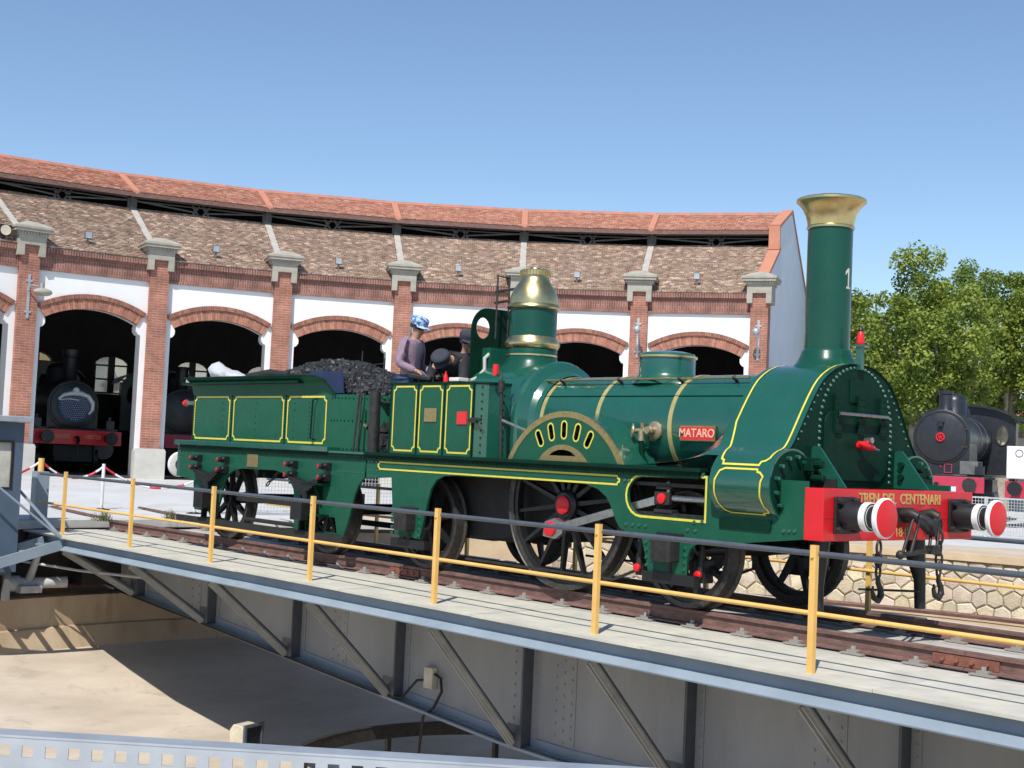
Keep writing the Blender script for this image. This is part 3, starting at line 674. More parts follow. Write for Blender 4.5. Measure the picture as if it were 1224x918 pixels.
def house(px, depth, wd, dp, hgt, rot, wallm, label, roofm='terracotta'):
    p = at_px(px, depth); house_at(p, wd, dp, hgt, rot, wallm, label, roofm)
def house_at(p, wd, dp, hgt, rot, wallm, label, roofm='terracotta'):
    p.z = gz(p.x, p.y); t = thing('house', label, 'house', p)
    Mx = Matrix.Translation(p) @ Matrix.Rotation(rot, 4, 'Z')
    me = plate_mesh('front_wall', [(-wd / 2, -.2), (wd / 2, -.2), (wd / 2, hgt), (-wd / 2, hgt)], [[(x - .45, 1.0), (x + .45, 1.0), (x + .45, 2.5), (x - .45, 2.5)] for x in [-wd / 2 + 1.2 + 2.0 * k for k in range(int((wd - 1) / 2.0))]], .3)
    me.transform(Matrix.Translation((0, -dp / 2, 0)) @ XZ); link('front_wall', me, wallm, t, Mx)
    sd_ = MB(); sd_.box(-wd / 2 + .002, -wd / 2 + .3, -dp / 2 + .16, dp / 2, -.2, hgt); sd_.box(wd / 2 - .3, wd / 2 - .002, -dp / 2 + .16, dp / 2, -.2, hgt); sd_.box(-wd / 2, wd / 2, dp / 2, dp / 2 + .3, -.2, hgt)
    part('side_walls', sd_, wallm, t, M=Mx)
    rf = MB().prism([(-dp / 2 - .5, hgt), (dp / 2 + .5, hgt), (0, hgt + 1.3)], 'x', -wd / 2 - .3, wd / 2 + .3); part('roof', rf, roofm, t, M=Mx)
    for x in [-wd / 2 + 1.2 + 2.0 * k for k in range(int((wd - 1) / 2.0))]:
        f = MB(); f.box(x - .45, x - .38, -dp / 2 - .05, -dp / 2 + .06, 1, 2.5); f.box(x + .38, x + .45, -dp / 2 - .05, -dp / 2 + .06, 1, 2.5); f.box(x - .04, x + .04, -dp / 2 - .05, -dp / 2 + .06, 1, 2.5); f.box(x - .38, x + .38, -dp / 2 - .05, -dp / 2 + .06, 1.7, 1.78)
        fo = part('window', f, 'hand_yellow', t, M=Mx); g_ = part('pane', MB().box(x - .44, x + .44, -dp / 2 + .07, -dp / 2 + .08, 1.01, 2.49), 'dark_glass', fo, M=Mx); g_.matrix_parent_inverse = Mx.inverted()
house(1236, 60, 7, 5, 3.1, math.radians(52), 'house', 'small pale house with a red tiled roof behind the white wagon')
house(1085, 70, 9, 5, 3.2, math.radians(48), 'ochre', 'ochre house mostly hidden by plane trees behind the black locomotive')

def far_house(ang, dist, wd, hgt, wallm, label):
    a = math.radians(ang); p = RC + Vector((math.cos(a), math.sin(a), 0)) * dist; house_at(p, wd, 6, hgt, a - math.pi / 2, wallm, label)
far_house(171, 56, 16, 6.5, 'ochre', 'long ochre house seen through the rear windows of the locomotive stall')
far_house(158, 58, 12, 6.0, 'house', 'pale house seen through the rear windows of the stall behind the tender')

# ================================================================== turntable bridge
X0, X1 = PC.x - 11.70, PC.x + 11.70
BR = thing('turntable_bridge', 'blue grey steel turntable bridge with concrete deck and yellow handrails', 'turntable', (PC.x, 0, -2.9))
DZ = -.17
rb_ = random.Random(21)
# deck slabs: walkways, rail beds and the strip between the rails
nx = 10; sl = (X1 - X0) / nx
slab_w = MB().box(-sl / 2 + .004, sl / 2 - .004, -.62, .70, -.026, 0).mesh('deck_slab')
slab_r = MB().box(-sl / 2 + .004, sl / 2 - .004, -.19, .19, -.10, -.006).mesh('rail_bed_slab')
slab_c = MB().box(-sl / 2 + .004, sl / 2 - .004, -.66, .66, -.10, -.012).mesh('deck_slab_middle')
for k in range(nx):
    x = X0 + sl * (k + .5)
    for sy in (-1, 1):
        link('deck_slab', slab_w, 'deck', BR, Matrix.Translation((x, sy * 1.70, DZ + rb_.uniform(-.004, .004))) @ Matrix.Diagonal((1, sy, 1, 1)))
        link('rail_bed_slab', slab_r, 'deck2', BR, Matrix.Translation((x, sy * .875, DZ)))
    link('deck_slab', slab_c, 'deck2', BR, Matrix.Translation((x, 0, DZ)))
def zbot(x):
    d = abs(x - PC.x); return -1.80 if d < .6 else -1.80 + (d - .6) * .0675
for sy in (-1, 1):
    # fascia beam: recessed web and sloping lower lip
    f = MB(); pr = [(2.26, -.200), (2.30, -.200), (2.30, -.308), (2.405, -.378), (2.40, -.392), (2.26, -.345)]
    f.prism([(sy * p[0], p[1]) for p in pr], 'x', X0, X1)
    part('fascia_beam', f, 'bridge', BR)
    # plate girder
    xs = [X0 + .25, PC.x - .6, PC.x + .6, X1 - .25]
    web = [(x, zbot(x)) for x in xs] + [(xs[-1], -.29), (xs[0], -.29)]
    part('girder_web', MB().prism(web, 'y', sy * .885, sy * .915), 'bridge_dark', BR)
    fl = MB(); n = 24
    for k in range(n):
        a = xs[0] + (xs[-1] - xs[0]) * k / n; b = xs[0] + (xs[-1] - xs[0]) * (k + 1) / n
        fl.add([(a, sy * .72, zbot(a)), (b, sy * .72, zbot(b)), (b, sy * 1.08, zbot(b)), (a, sy * 1.08, zbot(a)), (a, sy * .72, zbot(a) - .03), (b, sy * .72, zbot(b) - .03), (b, sy * 1.08, zbot(b) - .03), (a, sy * 1.08, zbot(a) - .03)],
               [(0, 1, 2, 3), (7, 6, 5, 4), (2, 6, 7, 3), (0, 4, 5, 1)])
    part('girder_flange', fl, 'bridge', BR)
    an = MB()      # angle iron along the foot of the web
    for k in range(n):
        a = xs[0] + (xs[-1] - xs[0]) * k / n; b = xs[0] + (xs[-1] - xs[0]) * (k + 1) / n
        an.add([(a, sy * .93, zbot(a) + .012), (b, sy * .93, zbot(b) + .012), (b, sy * .93, zbot(b) + .11), (a, sy * .93, zbot(a) + .11), (b, sy * .915, zbot(b) + .11), (a, sy * .915, zbot(a) + .11), (a, sy * 1.02, zbot(a) + .012), (b, sy * 1.02, zbot(b) + .012)], [(0, 1, 2, 3), (3, 2, 4, 5), (6, 7, 1, 0)])
    part('girder_angle', an, 'bridge', BR)
    cr_ = MB()
    for k in range(10):
        x = -1.97 + 2.37 * (k - 6)
        if x > X1 - .4 or x < X0 + .4: continue
        zb = zbot(x)
        br = MB(); a, b = Vector((x, sy * 2.30, -.40)), Vector((x, sy * 1.06, zb + .03))
        br.bar(a, b, .075, .012, (1, 0, 0)); br.bar(a + Vector((.034, 0, 0)), b + Vector((.034, 0, 0)), .012, .07, (1, 0, 0)) if False else br.bar(a + Vector((-.036, 0, -.03)), b + Vector((-.036, 0, -.03)), .012, .06, (0, 0, 1))
        br.bar(a + Vector((.01, 0, .012)), b + Vector((.01, 0, .012)), .02, .02, (0, 0, 1))
        part('diagonal_brace', br, 'brace', BR)
        part('brace_leg', MB().bar(a + Vector((-.01, 0, .062)), b + Vector((-.01, 0, .062)), .03, .04, (0, 0, 1)), 'hand_grey', BR)  # dark strip serves as the back flange and its painted shadow
        st = MB(); xs_ = x + .12
        part('stiffener_leg', MB().box(xs_ - .03, xs_, min(sy * .929, sy * 1.075), max(sy * .929, sy * 1.075), zb + .012, -.29), 'hand_grey', BR); st.box(xs_ - .10, xs_ + .10, min(sy * .915, sy * .928), max(sy * .915, sy * .928), zb + .012, -.29)  # leg coloured dark to stand for the deep shadow beside the stiffener
        for z in [zb + .1 + .105 * j for j in range(int((-.35 - zb) / .105))]:
            st.rivet((xs_ + .06, sy * .928, z), (0, sy, 0), .016)
        part('web_stiffener', st, 'bridge_dark', BR)
        part('foot_gusset', MB().box(xs_ - .24, xs_ - .021, min(sy * 1.062, sy * 1.074), max(sy * 1.062, sy * 1.074), zb + .012, zb + .25), 'hand_grey', BR)
        st2 = MB().box(x - .05, x + .05, sy * 2.28 - .0 if sy < 0 else .92, -.92 if sy < 0 else 2.28, -.36, -.275); part('cantilever_arm', st2, 'bridge_dark', BR)
    rv = MB()
    for cx, cols in ((-4.10, (-.42, -.30, -.18, .26, .38, .50)), (-8.05, (-.12, 0, .12)), (-.32, (-.14, 0, .14)), (3.4, (-.12, 0, .12)), (-12.0, (-.1, .1))):
        for ci, c in enumerate(cols):
            z = zbot(cx) + .16 + .06 * (ci % 2)
            while z < -.42: rv.rivet((cx + c, sy * .923, z), (0, sy, 0), .018); z += .125
        rv.box(cx + min(cols) - .06, cx + max(cols) + .06, min(sy * .914, sy * .922), max(sy * .914, sy * .922), zbot(cx) + .13, -.30)
    part('splice_rivets', rv, 'bridge_dark', BR, kind='stuff')
cb = MB()
for k in range(9):
    x = X0 + .6 + (X1 - X0 - 1.2) * k / 8; cb.box(x - .06, x + .06, -.885, .885, -.9, -.29); cb.bar((x, -.88, -.4), (x + 2.2 if k < 8 else x, .88, -.4), .1, .1)
part('cross_beams', cb, 'bridge_dark', BR)
# rails
def rail_profile(): return [(-.065, -.155), (.065, -.155), (.065, -.143), (.012, -.128), (.010, -.045), (.036, -.035), (.036, -.004), (.028, 0), (-.028, 0), (-.036, -.004), (-.036, -.035), (-.010, -.045), (-.012, -.128), (-.065, -.143)]
clip_me = MB().box(-.05, .05, .03, .105, -.02, .012).cyl((0, .075, .012), (0, .075, .045), .022, 6).box(-.11, .11, .02, .12, -.026, -.012).mesh('rail_clip')
for sy in (-1, 1):
    joints = [X0, -6.72, .98, X1]
    for a, b in zip(joints[:-1], joints[1:]):
        r_ = MB().prism([(sy * .871 + p[0], p[1]) for p in rail_profile()], 'x', a + .004, b - .004); part('rail', r_, 'rail_rust', BR, 30)
    for j in joints[1:-1]:
        fp = MB()
        for s2 in (-1, 1):
            fp.box(j - .30, j + .30, sy * .871 + min(s2 * .014, s2 * .032), sy * .871 + max(s2 * .014, s2 * .032), -.128, -.045)
            for q in (-.2, -.07, .07, .2): fp.cyl((j + q, sy * .871 + s2 * .03, -.085), (j + q, sy * .871 + s2 * .058, -.085), .018, 6)
        part('fishplate', fp, 'rust_orange', BR)
    x = X0 + .35; k = 0
    while x < X1 - .2:
        for s2 in (-1, 1):
            link('rail_clip', clip_me, 'clip', BR, Matrix.Translation((x, sy * .871, -.143)) @ Matrix.Diagonal((1, s2, 1, 1)))
        x += .62; k += 1
# handrails
post_m = MB().box(-.028, .028, -.022, .022, 0, 1.02).cyl((.0, -.022, .93), (0, -.036, .93), .014, 6).mesh('handrail_post')
for sy in (-1, 1):
    for i in range(-3, 7):
        x = .40 - 2.415 * i
        if x > X1 - .2: continue
        link('handrail_post', post_m, 'hand_yellow', BR, Matrix.Translation((x, sy * 2.225, DZ - .006)) @ Matrix.Diagonal((1, -sy, 1, 1)))
    xe = X1 - .3
    part('top_rail', MB().tube([(X0 + .1, sy * 2.19, .775), (xe, sy * 2.19, .775)], .024, 10), 'hand_grey', BR, 60)
    part('middle_rail', MB().tube([(X0 + .1, sy * 2.19, .30), (xe, sy * 2.19, .30)], .020, 8), 'hand_yellow', BR, 60)
# electric box and cable on the web
part('junction_box', MB().box(-6.10, -5.93, -1.0, -.918, -1.42, -1.17), 'cream', BR, bevel=.008)
part('conduit', MB().tube([(-5.93, -.96, -1.24), (-5.80, -.97, -1.27), (-5.76, -.98, -1.42), (-5.85, -1.02, -1.62), (-5.98, -1.07, -1.74), (-6.0, -1.1, -2.2), (-5.98, -1.1, -2.4)], .018, 8).tube([(-6.1, -.96, -1.33), (-6.25, -.98, -1.36), (-6.45, -1.05, -1.60), (-6.9, -1.085, -1.62), (-9.5, -1.085, -1.45), (-14.5, -1.085, -1.12)], .016, 8), 'black', BR, 60)
# end carriage under the left end
ec = MB(); ec.box(X0 + .25, X0 + .65, -1.6, 1.6, -1.05, -.55)
for sy in (-1.3, -.6, .6, 1.3): ec.cyl((X0 + .12, sy, -.86), (X0 + .26, sy, -.86), .21, 16)
part('end_carriage', ec, 'black_matt', BR, 40)
dm = MB(); dm.cyl((X0 + .55, -2.75, -1.0), (X0 + .75, -1.9, -.98), .09, 14); dm.cyl((X0 + .58, -2.62, -1.0), (X0 + .52, -2.85, -1.0), .13, 14)
dm.tube([(X0 + .62, -2.5, -1.0), (X0 + .85, -2.42, -.4)], [.07, .05], 10); dm.tube([(X0 + .4, -3.3, -.62), (X0 + .6, -2.6, -.64), (X0 + 1.2, -1.9, -.75), (X0 + 2.2, -1.15, -.8)], .022, 8)
dm.box(X0 + .5, X0 + .85, -2.7, -2.35, -1.13, -1.02)
part('drive_motor', dm, 'pipe', BR, 40)
# gangway down to the cabin
gw = MB()
for x in (-13.75, -14.45):
    gw.bar((x, -2.38, -.30), (x, -3.9, -.72), .05, .16); 
for k in range(5): gw.bar((-13.75, -2.5 - .34 * k, -.335 - .094 * k), (-14.45, -2.5 - .34 * k, -.335 - .094 * k), .09, .03)
gw.bar((-13.72, -2.36, -.22), (-14.5, -3.0, .72), .035, .035); gw.tube([(-13.7, -2.4, -.2), (-13.9, -3.9, 1.0)], .02, 8)
part('gangway', gw, 'bridge', BR)
ms = MB().box(-15.55, -15.32, -2.2, -1.98, -.16, .80); tag(part('steel_bollard', ms, 'bridge', bevel=.006), 'grey steel box bollard beside the rails at the bridge end', 'bollard')
# ================================================================== control cabin
CB = thing('control_cabin', 'blue grey turntable control cabin with flat overhanging roof at the bridge end', 'cabin', (-14.9, -3.8, -.75))
c = MB(); xa, xb_, ya, yb = -15.7, -14.15, -4.75, -2.92
me = plate_mesh('cabin_side', [(ya, -.75), (yb, -.75), (yb, 1.60), (ya, 1.60)], [[(ya + .45, .55), (yb - .15, .55), (yb - .15, 1.30), (ya + .45, 1.30)]], .04)
me.transform(Matrix.Translation((xb_ - .02, 0, 0)) @ YZ); link('side_wall', me, 'cabin', CB)
c.box(xa, xb_ - .045, ya, ya + .04, -.75, 1.60); c.box(xa, xb_ - .045, yb - .04, yb, -.75, 1.60); c.box(xa, xa + .04, ya + .045, yb - .045, -.75, 1.60); c.box(xa, xb_ - .05, ya + .05, yb - .05, -.80, -.745)
part('walls', c, 'cabin', CB)
part('roof', MB().box(xa - .12, xb_ + .14, ya - .12, yb + .06, 1.605, 1.70), 'cabin_light', CB, bevel=.01)
wn = MB(); 
for z in (.55, 1.28): wn.box(xb_ - .03, xb_ + .012, ya + .45, yb - .15, z, z + .03)
for y in (ya + .45, yb - .18): wn.box(xb_ - .03, xb_ + .012, y, y + .03, .582, 1.278)
wo = part('window_frame', wn, 'black', CB); part('blind', MB().box(xb_ - .06, xb_ - .045, ya + .46, yb - .16, .56, 1.30), 'blind', wo)
for (x, y) in ((xa + .1, yb - .1), (xb_ - .1, yb - .1), (xa + .1, ya + .1), (xb_ - .1, ya + .1)): part('support_leg', MB().box(x - .05, x + .05, y - .05, y + .05, -1.21, -.80), 'truss', CB)

# steel slip ring standing under the bridge centre
SR = thing('collector_ring', 'dark curved steel band on short legs under the bridge', 'steel ring', (PC.x - .3, -.5, -2.9))
rg = MB(); a_ = [math.radians(100 + i * 5) for i in range(24)]; rcx, rcy, rr_ = -4.35, -1.25, 2.3
for r in (rr_, rr_ + .02):
    rg.strip([(rcx + r * math.cos(t), rcy + r * math.sin(t), -2.13) for t in a_], [(rcx + r * math.cos(t), rcy + r * math.sin(t), -1.97) for t in a_])
rg.strip([(rcx + (rr_ - .01) * math.cos(t), rcy + (rr_ - .01) * math.sin(t), -1.968) for t in a_], [(rcx + (rr_ + .06) * math.cos(t), rcy + (rr_ + .06) * math.sin(t), -1.968) for t in a_])
part('band', rg, 'iron_grey', SR, 30)
for t in (106, 140, 175, 212):
    t = math.radians(t); x, y = rcx + (rr_ + .05) * math.cos(t), rcy + (rr_ + .05) * math.sin(t); part('leg', MB().box(x - .03, x + .03, y - .03, y + .03, -3.0, -2.05), 'iron_grey', SR)

# ================================================================== green locomotive
def lining(mb, pts, w, closed=True):
    """flat mitred stripe along a 2D polyline; returns pairs of (inner, outer) points"""
    n = len(pts); A, B = [], []
    for i in range(n):
        p = Vector(pts[i]).to_2d(); a = Vector(pts[i - 1]).to_2d() if (closed or i > 0) else None; b = Vector(pts[(i + 1) % n]).to_2d() if (closed or i < n - 1) else None
        d1 = (p - a).normalized() if a is not None else (b - p).normalized(); d2 = (b - p).normalized() if b is not None else d1
        t = d1 + d2
        t = t.normalized() if t.length > 1e-6 else d1
        nn = Vector((-t.y, t.x)); c = max(.5, nn.dot(Vector((-d1.y, d1.x)))); A.append(p + nn * w / 2 / c); B.append(p - nn * w / 2 / c)
    if closed: A.append(A[0]); B.append(B[0])
    return A, B
def lining_xz(mb, pts, y, w=.022, closed=True):
    A, B = lining(mb, pts, w, closed); mb.strip([(p.x, y, p.y) for p in A], [(p.x, y, p.y) for p in B]); return mb
def notched(x0, x1, z0, z1, c=.05):
    """rectangle with inward-stepped corners, like signwriter's panel lining"""
    return [(x0 + c, z0), (x1 - c, z0), (x1 - c * .9, z0 + c * .5), (x1 - c * .5, z0 + c * .9), (x1, z0 + c), (x1, z1 - c), (x1 - c * .5, z1 - c * .9), (x1 - c * .9, z1 - c * .5), (x1 - c, z1), (x0 + c, z1), (x0 + c * .9, z1 - c * .5), (x0 + c * .5, z1 - c * .9), (x0, z1 - c), (x0, z0 + c), (x0 + c * .5, z0 + c * .9), (x0 + c * .9, z0 + c * .5)]

def spoked_wheel(name, R, x, sy, nsp, parent, yo=.955, cap=None, rim=.055, spw=.034):
    """wheel > tyre, hub_cap"""
    mb = MB(); o = Vector((x, 0, R)); y_in = sy * (yo - .12); ym = sy * (yo - .06)
    ri = R - .062
    mb.lathe([(ri - rim, -.045), (ri + .003, -.045), (ri + .003, .045), (ri - rim, .045), (ri - rim, -.045)], (x, ym, R), (0, sy, 0), 48, caps=False)
    hubr = .11 if R < .7 else .17
    mb.lathe([(hubr, -.08), (hubr, .07), (hubr * .8, .095), (.001, .095)], (x, ym, R), (0, sy, 0), 24)
    for k in range(nsp):
        a = 2 * math.pi * (k + .3) / nsp; d = Vector((math.cos(a), 0, math.sin(a))); t = Vector((-math.sin(a), 0, math.cos(a))); c0 = Vector((x, ym, R))
        vs_ = []
        for rr__, hw_, hy in ((hubr * .8, spw * .75, .042), (ri - rim * .5, spw * .5, .026)):
            for sa, sb in ((-1, -1), (1, -1), (1, 1), (-1, 1)): vs_.append(c0 + d * rr__ + t * hw_ * sa + Vector((0, hy * sb, 0)))
        mb.add(vs_, [(0, 1, 5, 4), (1, 2, 6, 5), (2, 3, 7, 6), (3, 0, 4, 7)])
    wo = part(name, mb, 'black', parent, 35)
    ty = MB().lathe([(R - .062, .0), (R - .012, .0), (R - .004, .006), (R, .014), (R + .004, -.105), (R + .034, -.118), (R + .034, -.135), (R + .01, -.145), (R - .062, -.145), (R - .062, 0)], (x, sy * yo, R), (0, sy, 0), 64, caps=False)
    part('tyre', ty, 'tyre', wo, 35)
    if cap:
        part('hub_cap', MB().lathe([(cap, 0), (cap, .03), (cap * .85, .04), (.001, .045)], (x, sy * (yo + .022), R), (0, sy, 0), 24), 'red_cap', wo, 40)
    else:
        part('hub_cap', MB().lathe([(.06, 0), (.06, .03), (.001, .035)], (x, sy * (yo + .022), R), (0, sy, 0), 14), 'black', wo, 40)
    return wo
def axle(x, R, parent): part('axle', MB().cyl((x, -.9, R), (x, .9, R), .075, 14), 'black', parent, 40)

LO = thing('steam_locomotive', 'polished green antique steam locomotive with tall brass capped chimney and red buffer beam', 'locomotive', (-3.6, 0, 0))
WX = -3.79; DR = .925
FR = [(-7.2, 1.335), (-7.2, 1.06), (-6.66, 1.10), (-6.62, .79), (-6.54, .40), (-6.03, .38), (-5.91, .84), (-5.85, 1.0), (-5.77, 1.1), (-5.62, 1.16), (-5.4, 1.172), (-3.4, 1.182), (-3.22, 1.176), (-3.05, 1.135), (-2.92, 1.06), (-2.83, .94), (-2.775, .83), (-2.72, .765), (-2.63, .725), (-2.53, .705), (-2.405, .685), (-2.30, .36), (-1.79, .36), (-1.795, .54), (-1.76, .62), (-1.70, .665), (-1.61, .68), (-1.056, .735), (-.42, .815), (-.42, 1.335)]
def slot(gr=0.):
    a, b, c_, d = -2.43 - 0, -1.605 + gr, 1.285 + gr, .912 - gr
    zc = (c_ + d) / 2; r = (c_ - d) / 2
    return [(b, d), (b, c_ + .015)] + arc(a, zc, r, 90, 270, 10)
for sy in (-1, 1):
    plate_xz('frame_plate', FR, [slot()], sy * 1.2, .03, 'green_flat', LO)
    rb = MB(); rb.box(-7.2, -1.62, min(sy * .62, sy * 1.275), max(sy * .62, sy * 1.275), 1.362, 1.402); part('running_board', rb, 'green_dark', LO, bevel=.006)
    va = MB(); va.box(-7.2, -1.66, min(sy * 1.217, sy * 1.245), max(sy * 1.217, sy * 1.245), 1.30, 1.361)
    for k in range(64): va.rivet((-7.14 + k * .086, sy * 1.245, 1.33), (0, sy, 0), .013)
    part('valance', va, 'green_dark', LO)
    li = MB(); lining_xz(li, notched(-6.95, -2.74, 1.195, 1.282, .03), sy * 1.219, .02); lining_xz(li, slot(.02), sy * 1.219, .024)
    part('frame_lining', li, 'yellow', LO)
    rv = MB()
    for x in (-7.15, -7.08, -6.98): 
        for z in (1.1, 1.17, 1.28): rv.rivet((x, sy * 1.215, z), (0, sy, 0), .016)
    for (x, z) in [(-6.62 + .02, .72 - j * .075) for j in range(5)] + [(-6.06, .72 - j * .075) for j in range(5)] + [(-2.34 + j * .006, .64 - j * .075) for j in range(4)] + [(-1.83, .62 - j * .07) for j in range(4)] + [(-2.27 + j * .006, .68 - j * .07) for j in range(4)] + [(-1.75 - j * .02, .70) for j in range(0)] + \
            [(-2.62 + j * .09, .80) for j in range(4)] + [(-1.72, .88), (-1.62, .89), (-1.80, .80), (-1.70, .80), (-.60, .875), (-.66, .87), (-.54, .88), (-1.70, 1.36 - .02), (-1.63, 1.345), (-2.66, 1.245), (-2.60, 1.245)]:
        rv.rivet((x, sy * 1.215, z), (0, sy, 0), .023, 8)
    part('frame_bolts', rv, 'green', LO, 60, kind='stuff')
    # axle boxes, horn stays, brake hangers
    for x, z in ((-2.02, .585), (-6.25, .585)):
        ab = MB().box(x - .125, x + .125, min(sy * 1.2, sy * 1.37), max(sy * 1.2, sy * 1.37), z - .11, z + .115); part('axle_box', ab, 'iron_grey', LO, bevel=.014)
        part('horn_clip', MB().box(x - .17, x + .17, min(sy * 1.216, sy * 1.235), max(sy * 1.216, sy * 1.235), z + .13, z + .17), 'black', LO); gd = MB(); gd.box(x - .34, x + .34, min(sy * 1.15, sy * 1.235), max(sy * 1.15, sy * 1.235), z - .33, z - .225); gd.cyl((x, sy * 1.20, z - .22), (x, sy * 1.20, z - .11), .035, 8)
        part('horn_stay', gd, 'black', LO)
    for x in (-2.60, -1.79):
        hg = MB().tube([(x - .02, sy * 1.02, .82), (x + .03, sy * 1.03, .60), (x + .01, sy * 1.04, .34)], [.022, .028, .032], 8); hg.box(x - .05, x + .05, min(sy * .88, sy * 1.02), max(sy * .88, sy * 1.02), .28, .5)
        hgo = part('brake_hanger', hg, 'iron_grey', LO, 50); part('pin_cap', MB().lathe([(.042, 0), (.042, .025), (.03, .035), (.001, .036)], (x + .01, sy * 1.055, .36), (0, sy, 0), 14), 'red_cap', hgo, 40)
    part('brake_rod', MB().tube([(-2.6, sy * 1.03, .34), (-2.95, sy * 1.03, .2), (-5.4, sy * 1.0, .2)], .016, 6), 'iron_grey', LO)
    spoked_wheel('leading_wheel', .585, -2.02, sy, 8, LO, spw=.05)
    spoked_wheel('trailing_wheel', .585, -6.23, sy, 8, LO, spw=.05)
    spoked_wheel('driving_wheel', DR, WX, sy, 14, LO, cap=.102, rim=.06)
    # motion
    cr_ = MB(); cr_.bar((WX, sy * .958, DR), (WX + .005, sy * .958, .63), .17, .03, (0, 1, 0)); cr_.cyl((WX, sy * .95, .667), (WX, sy * 1.10, .667), .06, 12); part('crank', cr_, 'black', LO)
    be = MB().prism([(WX - .13, .58), (WX + .06, .56), (WX + .17, .63), (WX + .17, .75), (WX + .05, .79), (WX - .11, .74)], 'y', sy * 1.095, sy * 1.165); bo = part('rod_big_end', be, 'steel', LO, bevel=.01)
    part('pin_cap', MB().lathe([(.082, 0), (.082, .02), (.06, .03), (.001, .031)], (WX - .01, sy * 1.166, .667), (0, sy, 0), 18), 'red_cap', bo, 40)
    part('connecting_rod', MB().bar((WX + .14, sy * 1.13, .70), (-2.26, sy * 1.13, 1.07), .045, .085, (0, 0, 1)), 'steel', LO, bevel=.006)
    xh = MB(); xh.box(-2.30, -2.10, min(sy * 1.08, sy * 1.17), max(sy * 1.08, sy * 1.17), 1.02, 1.15); xh.box(-2.30, -2.06, min(sy * 1.05, sy * 1.17), max(sy * 1.05, sy * 1.17), .935, .975); xh.box(-2.28, -2.08, min(sy * 1.05, sy * 1.17), max(sy * 1.05, sy * 1.17), 1.175, 1.21)
    xo = part('crosshead', xh, 'iron_grey', LO, bevel=.01); part('pin_cap', MB().lathe([(.052, 0), (.052, .02), (.001, .03)], (-2.19, sy * 1.171, 1.085), (0, sy, 0), 16), 'red_cap', xo, 40)
    part('oil_cup', MB().cyl((-2.14, sy * 1.13, 1.15), (-2.14, sy * 1.13, 1.22), .022, 10).sphere((-2.14, sy * 1.13, 1.235), .03, 10, 6), 'bronze', xo, 40)
    part('piston_rod', MB().cyl((-2.08, sy * 1.12, 1.09), (-1.5, sy * 1.12, 1.09), .032, 12), 'steel', LO, 40)
    for z in (.925, 1.222): part('slide_bar', MB().box(-2.62, -1.56, min(sy * 1.06, sy * 1.16), max(sy * 1.06, sy * 1.16), z - .018, z + .018), 'iron_grey', LO)
    # dark backing behind the motion (inner frame)
    part('inner_frame', MB().prism([(-7.0, .9), (-6.4, .4), (-5.2, .45), (-2.7, .72), (-.45, .8), (-.45, 1.36), (-7.0, 1.36)], 'y', sy * .70, sy * .73), 'black_matt', LO)
    # splasher
    ring = [(p[0], p[1]) for p in arc(WX, .931, 1.017, 27.5, 152.5, 28)]
    hol = []
    for th in (90 - 28.5, 90 - 14.5, 90, 90 + 14.5, 90 + 28.5):
        c0 = Vector((WX + .816 * math.cos(math.radians(th)), .931 + .816 * math.sin(math.radians(th)))); ax = Vector((math.cos(math.radians(th)), math.sin(math.radians(th)))); px_ = Vector((-ax.y, ax.x))
        if th == 90: pass
        poly = []
        for k in range(9): a = math.pi * k / 8; poly.append(c0 + ax * .055 + px_ * .042 * math.cos(a) + ax * .042 * math.sin(a))
        for k in range(9): a = math.pi + math.pi * k / 8; poly.append(c0 - ax * .055 + px_ * .042 * math.cos(a) + ax * .042 * math.sin(a))
        hol.append([(q.x, q.y) for q in poly])
    lun = arc(WX - .0, 1.27, .2, 25, 155, 10, .17); 
    plate_xz('splasher', [(WX + 1.017 * math.cos(math.radians(27.5)), 1.403)] + ring + [(WX - 1.017 * math.cos(math.radians(27.5)), 1.403)], hol + [[(WX - .24, 1.46)] + arc(WX, 1.40, .25, 155, 25, 8, .14)[0:] + [(WX + .24, 1.46)]], sy * 1.02, .012, 'green_flat', LO)
    bl = MB(); A, B = arc(WX, .931, .955, 28.9, 151.1, 28), arc(WX, .931, 1.022, 27, 153, 28); bl.strip([(p[0], sy * 1.031, p[1]) for p in A], [(p[0], sy * 1.031, p[1]) for p in B]); bl.strip([(p[0], sy * 1.031, p[1]) for p in B], [(p[0], sy * 1.005, p[1]) for p in B])
    part('splasher_rim', bl, 'brass_dull', LO, 40)
    outl = [(WX + .43, 1.404)] + arc(WX, 1.20, .45, 27, 153, 16, .385) + [(WX - .43, 1.404)]
    plate_xz('splasher_plate', outl, [[(WX - .235, 1.463)] + arc(WX, 1.40, .24, 152, 28, 8, .13) + [(WX + .235, 1.463)]], sy * 1.034, .012, 'brass_dull', LO)
    yl = MB()
    for hh in hol: lining_xz(yl, hh, sy * 1.0275, .018)
    part('splasher_lining', yl, 'yellow', LO)
    part('splasher_cover', MB().strip([(p[0], sy * 1.02, p[1]) for p in ring], [(p[0], sy * .5, p[1]) for p in ring]).strip([(p[0], sy * .78, p[1]) for p in arc(WX, .931, .97, 10, 170, 24)], [(p[0], sy * .72, p[1]) for p in arc(WX, .931, .97, 10, 170, 24)]), 'green', LO, 50)
    part('splasher_back', MB().prism(arc(WX, .931, .99, 20, 160, 20), 'y', sy * .66, sy * .67), 'black_matt', LO)
for x, R in ((-2.02, .585), (-6.23, .585), (WX, DR)): axle(x, R, LO)
part('ash_pan', MB().box(-5.95, -4.85, -.66, .66, .42, 1.3), 'black_matt', LO)
part('frame_stays', MB().box(-6.95, -6.8, -1.15, 1.15, 1.2, 1.32).box(-1.5, -1.3, -1.15, 1.15, .8, 1.3).box(-2.9, -2.75, -.7, .7, .75, 1.3), 'black_matt', LO)

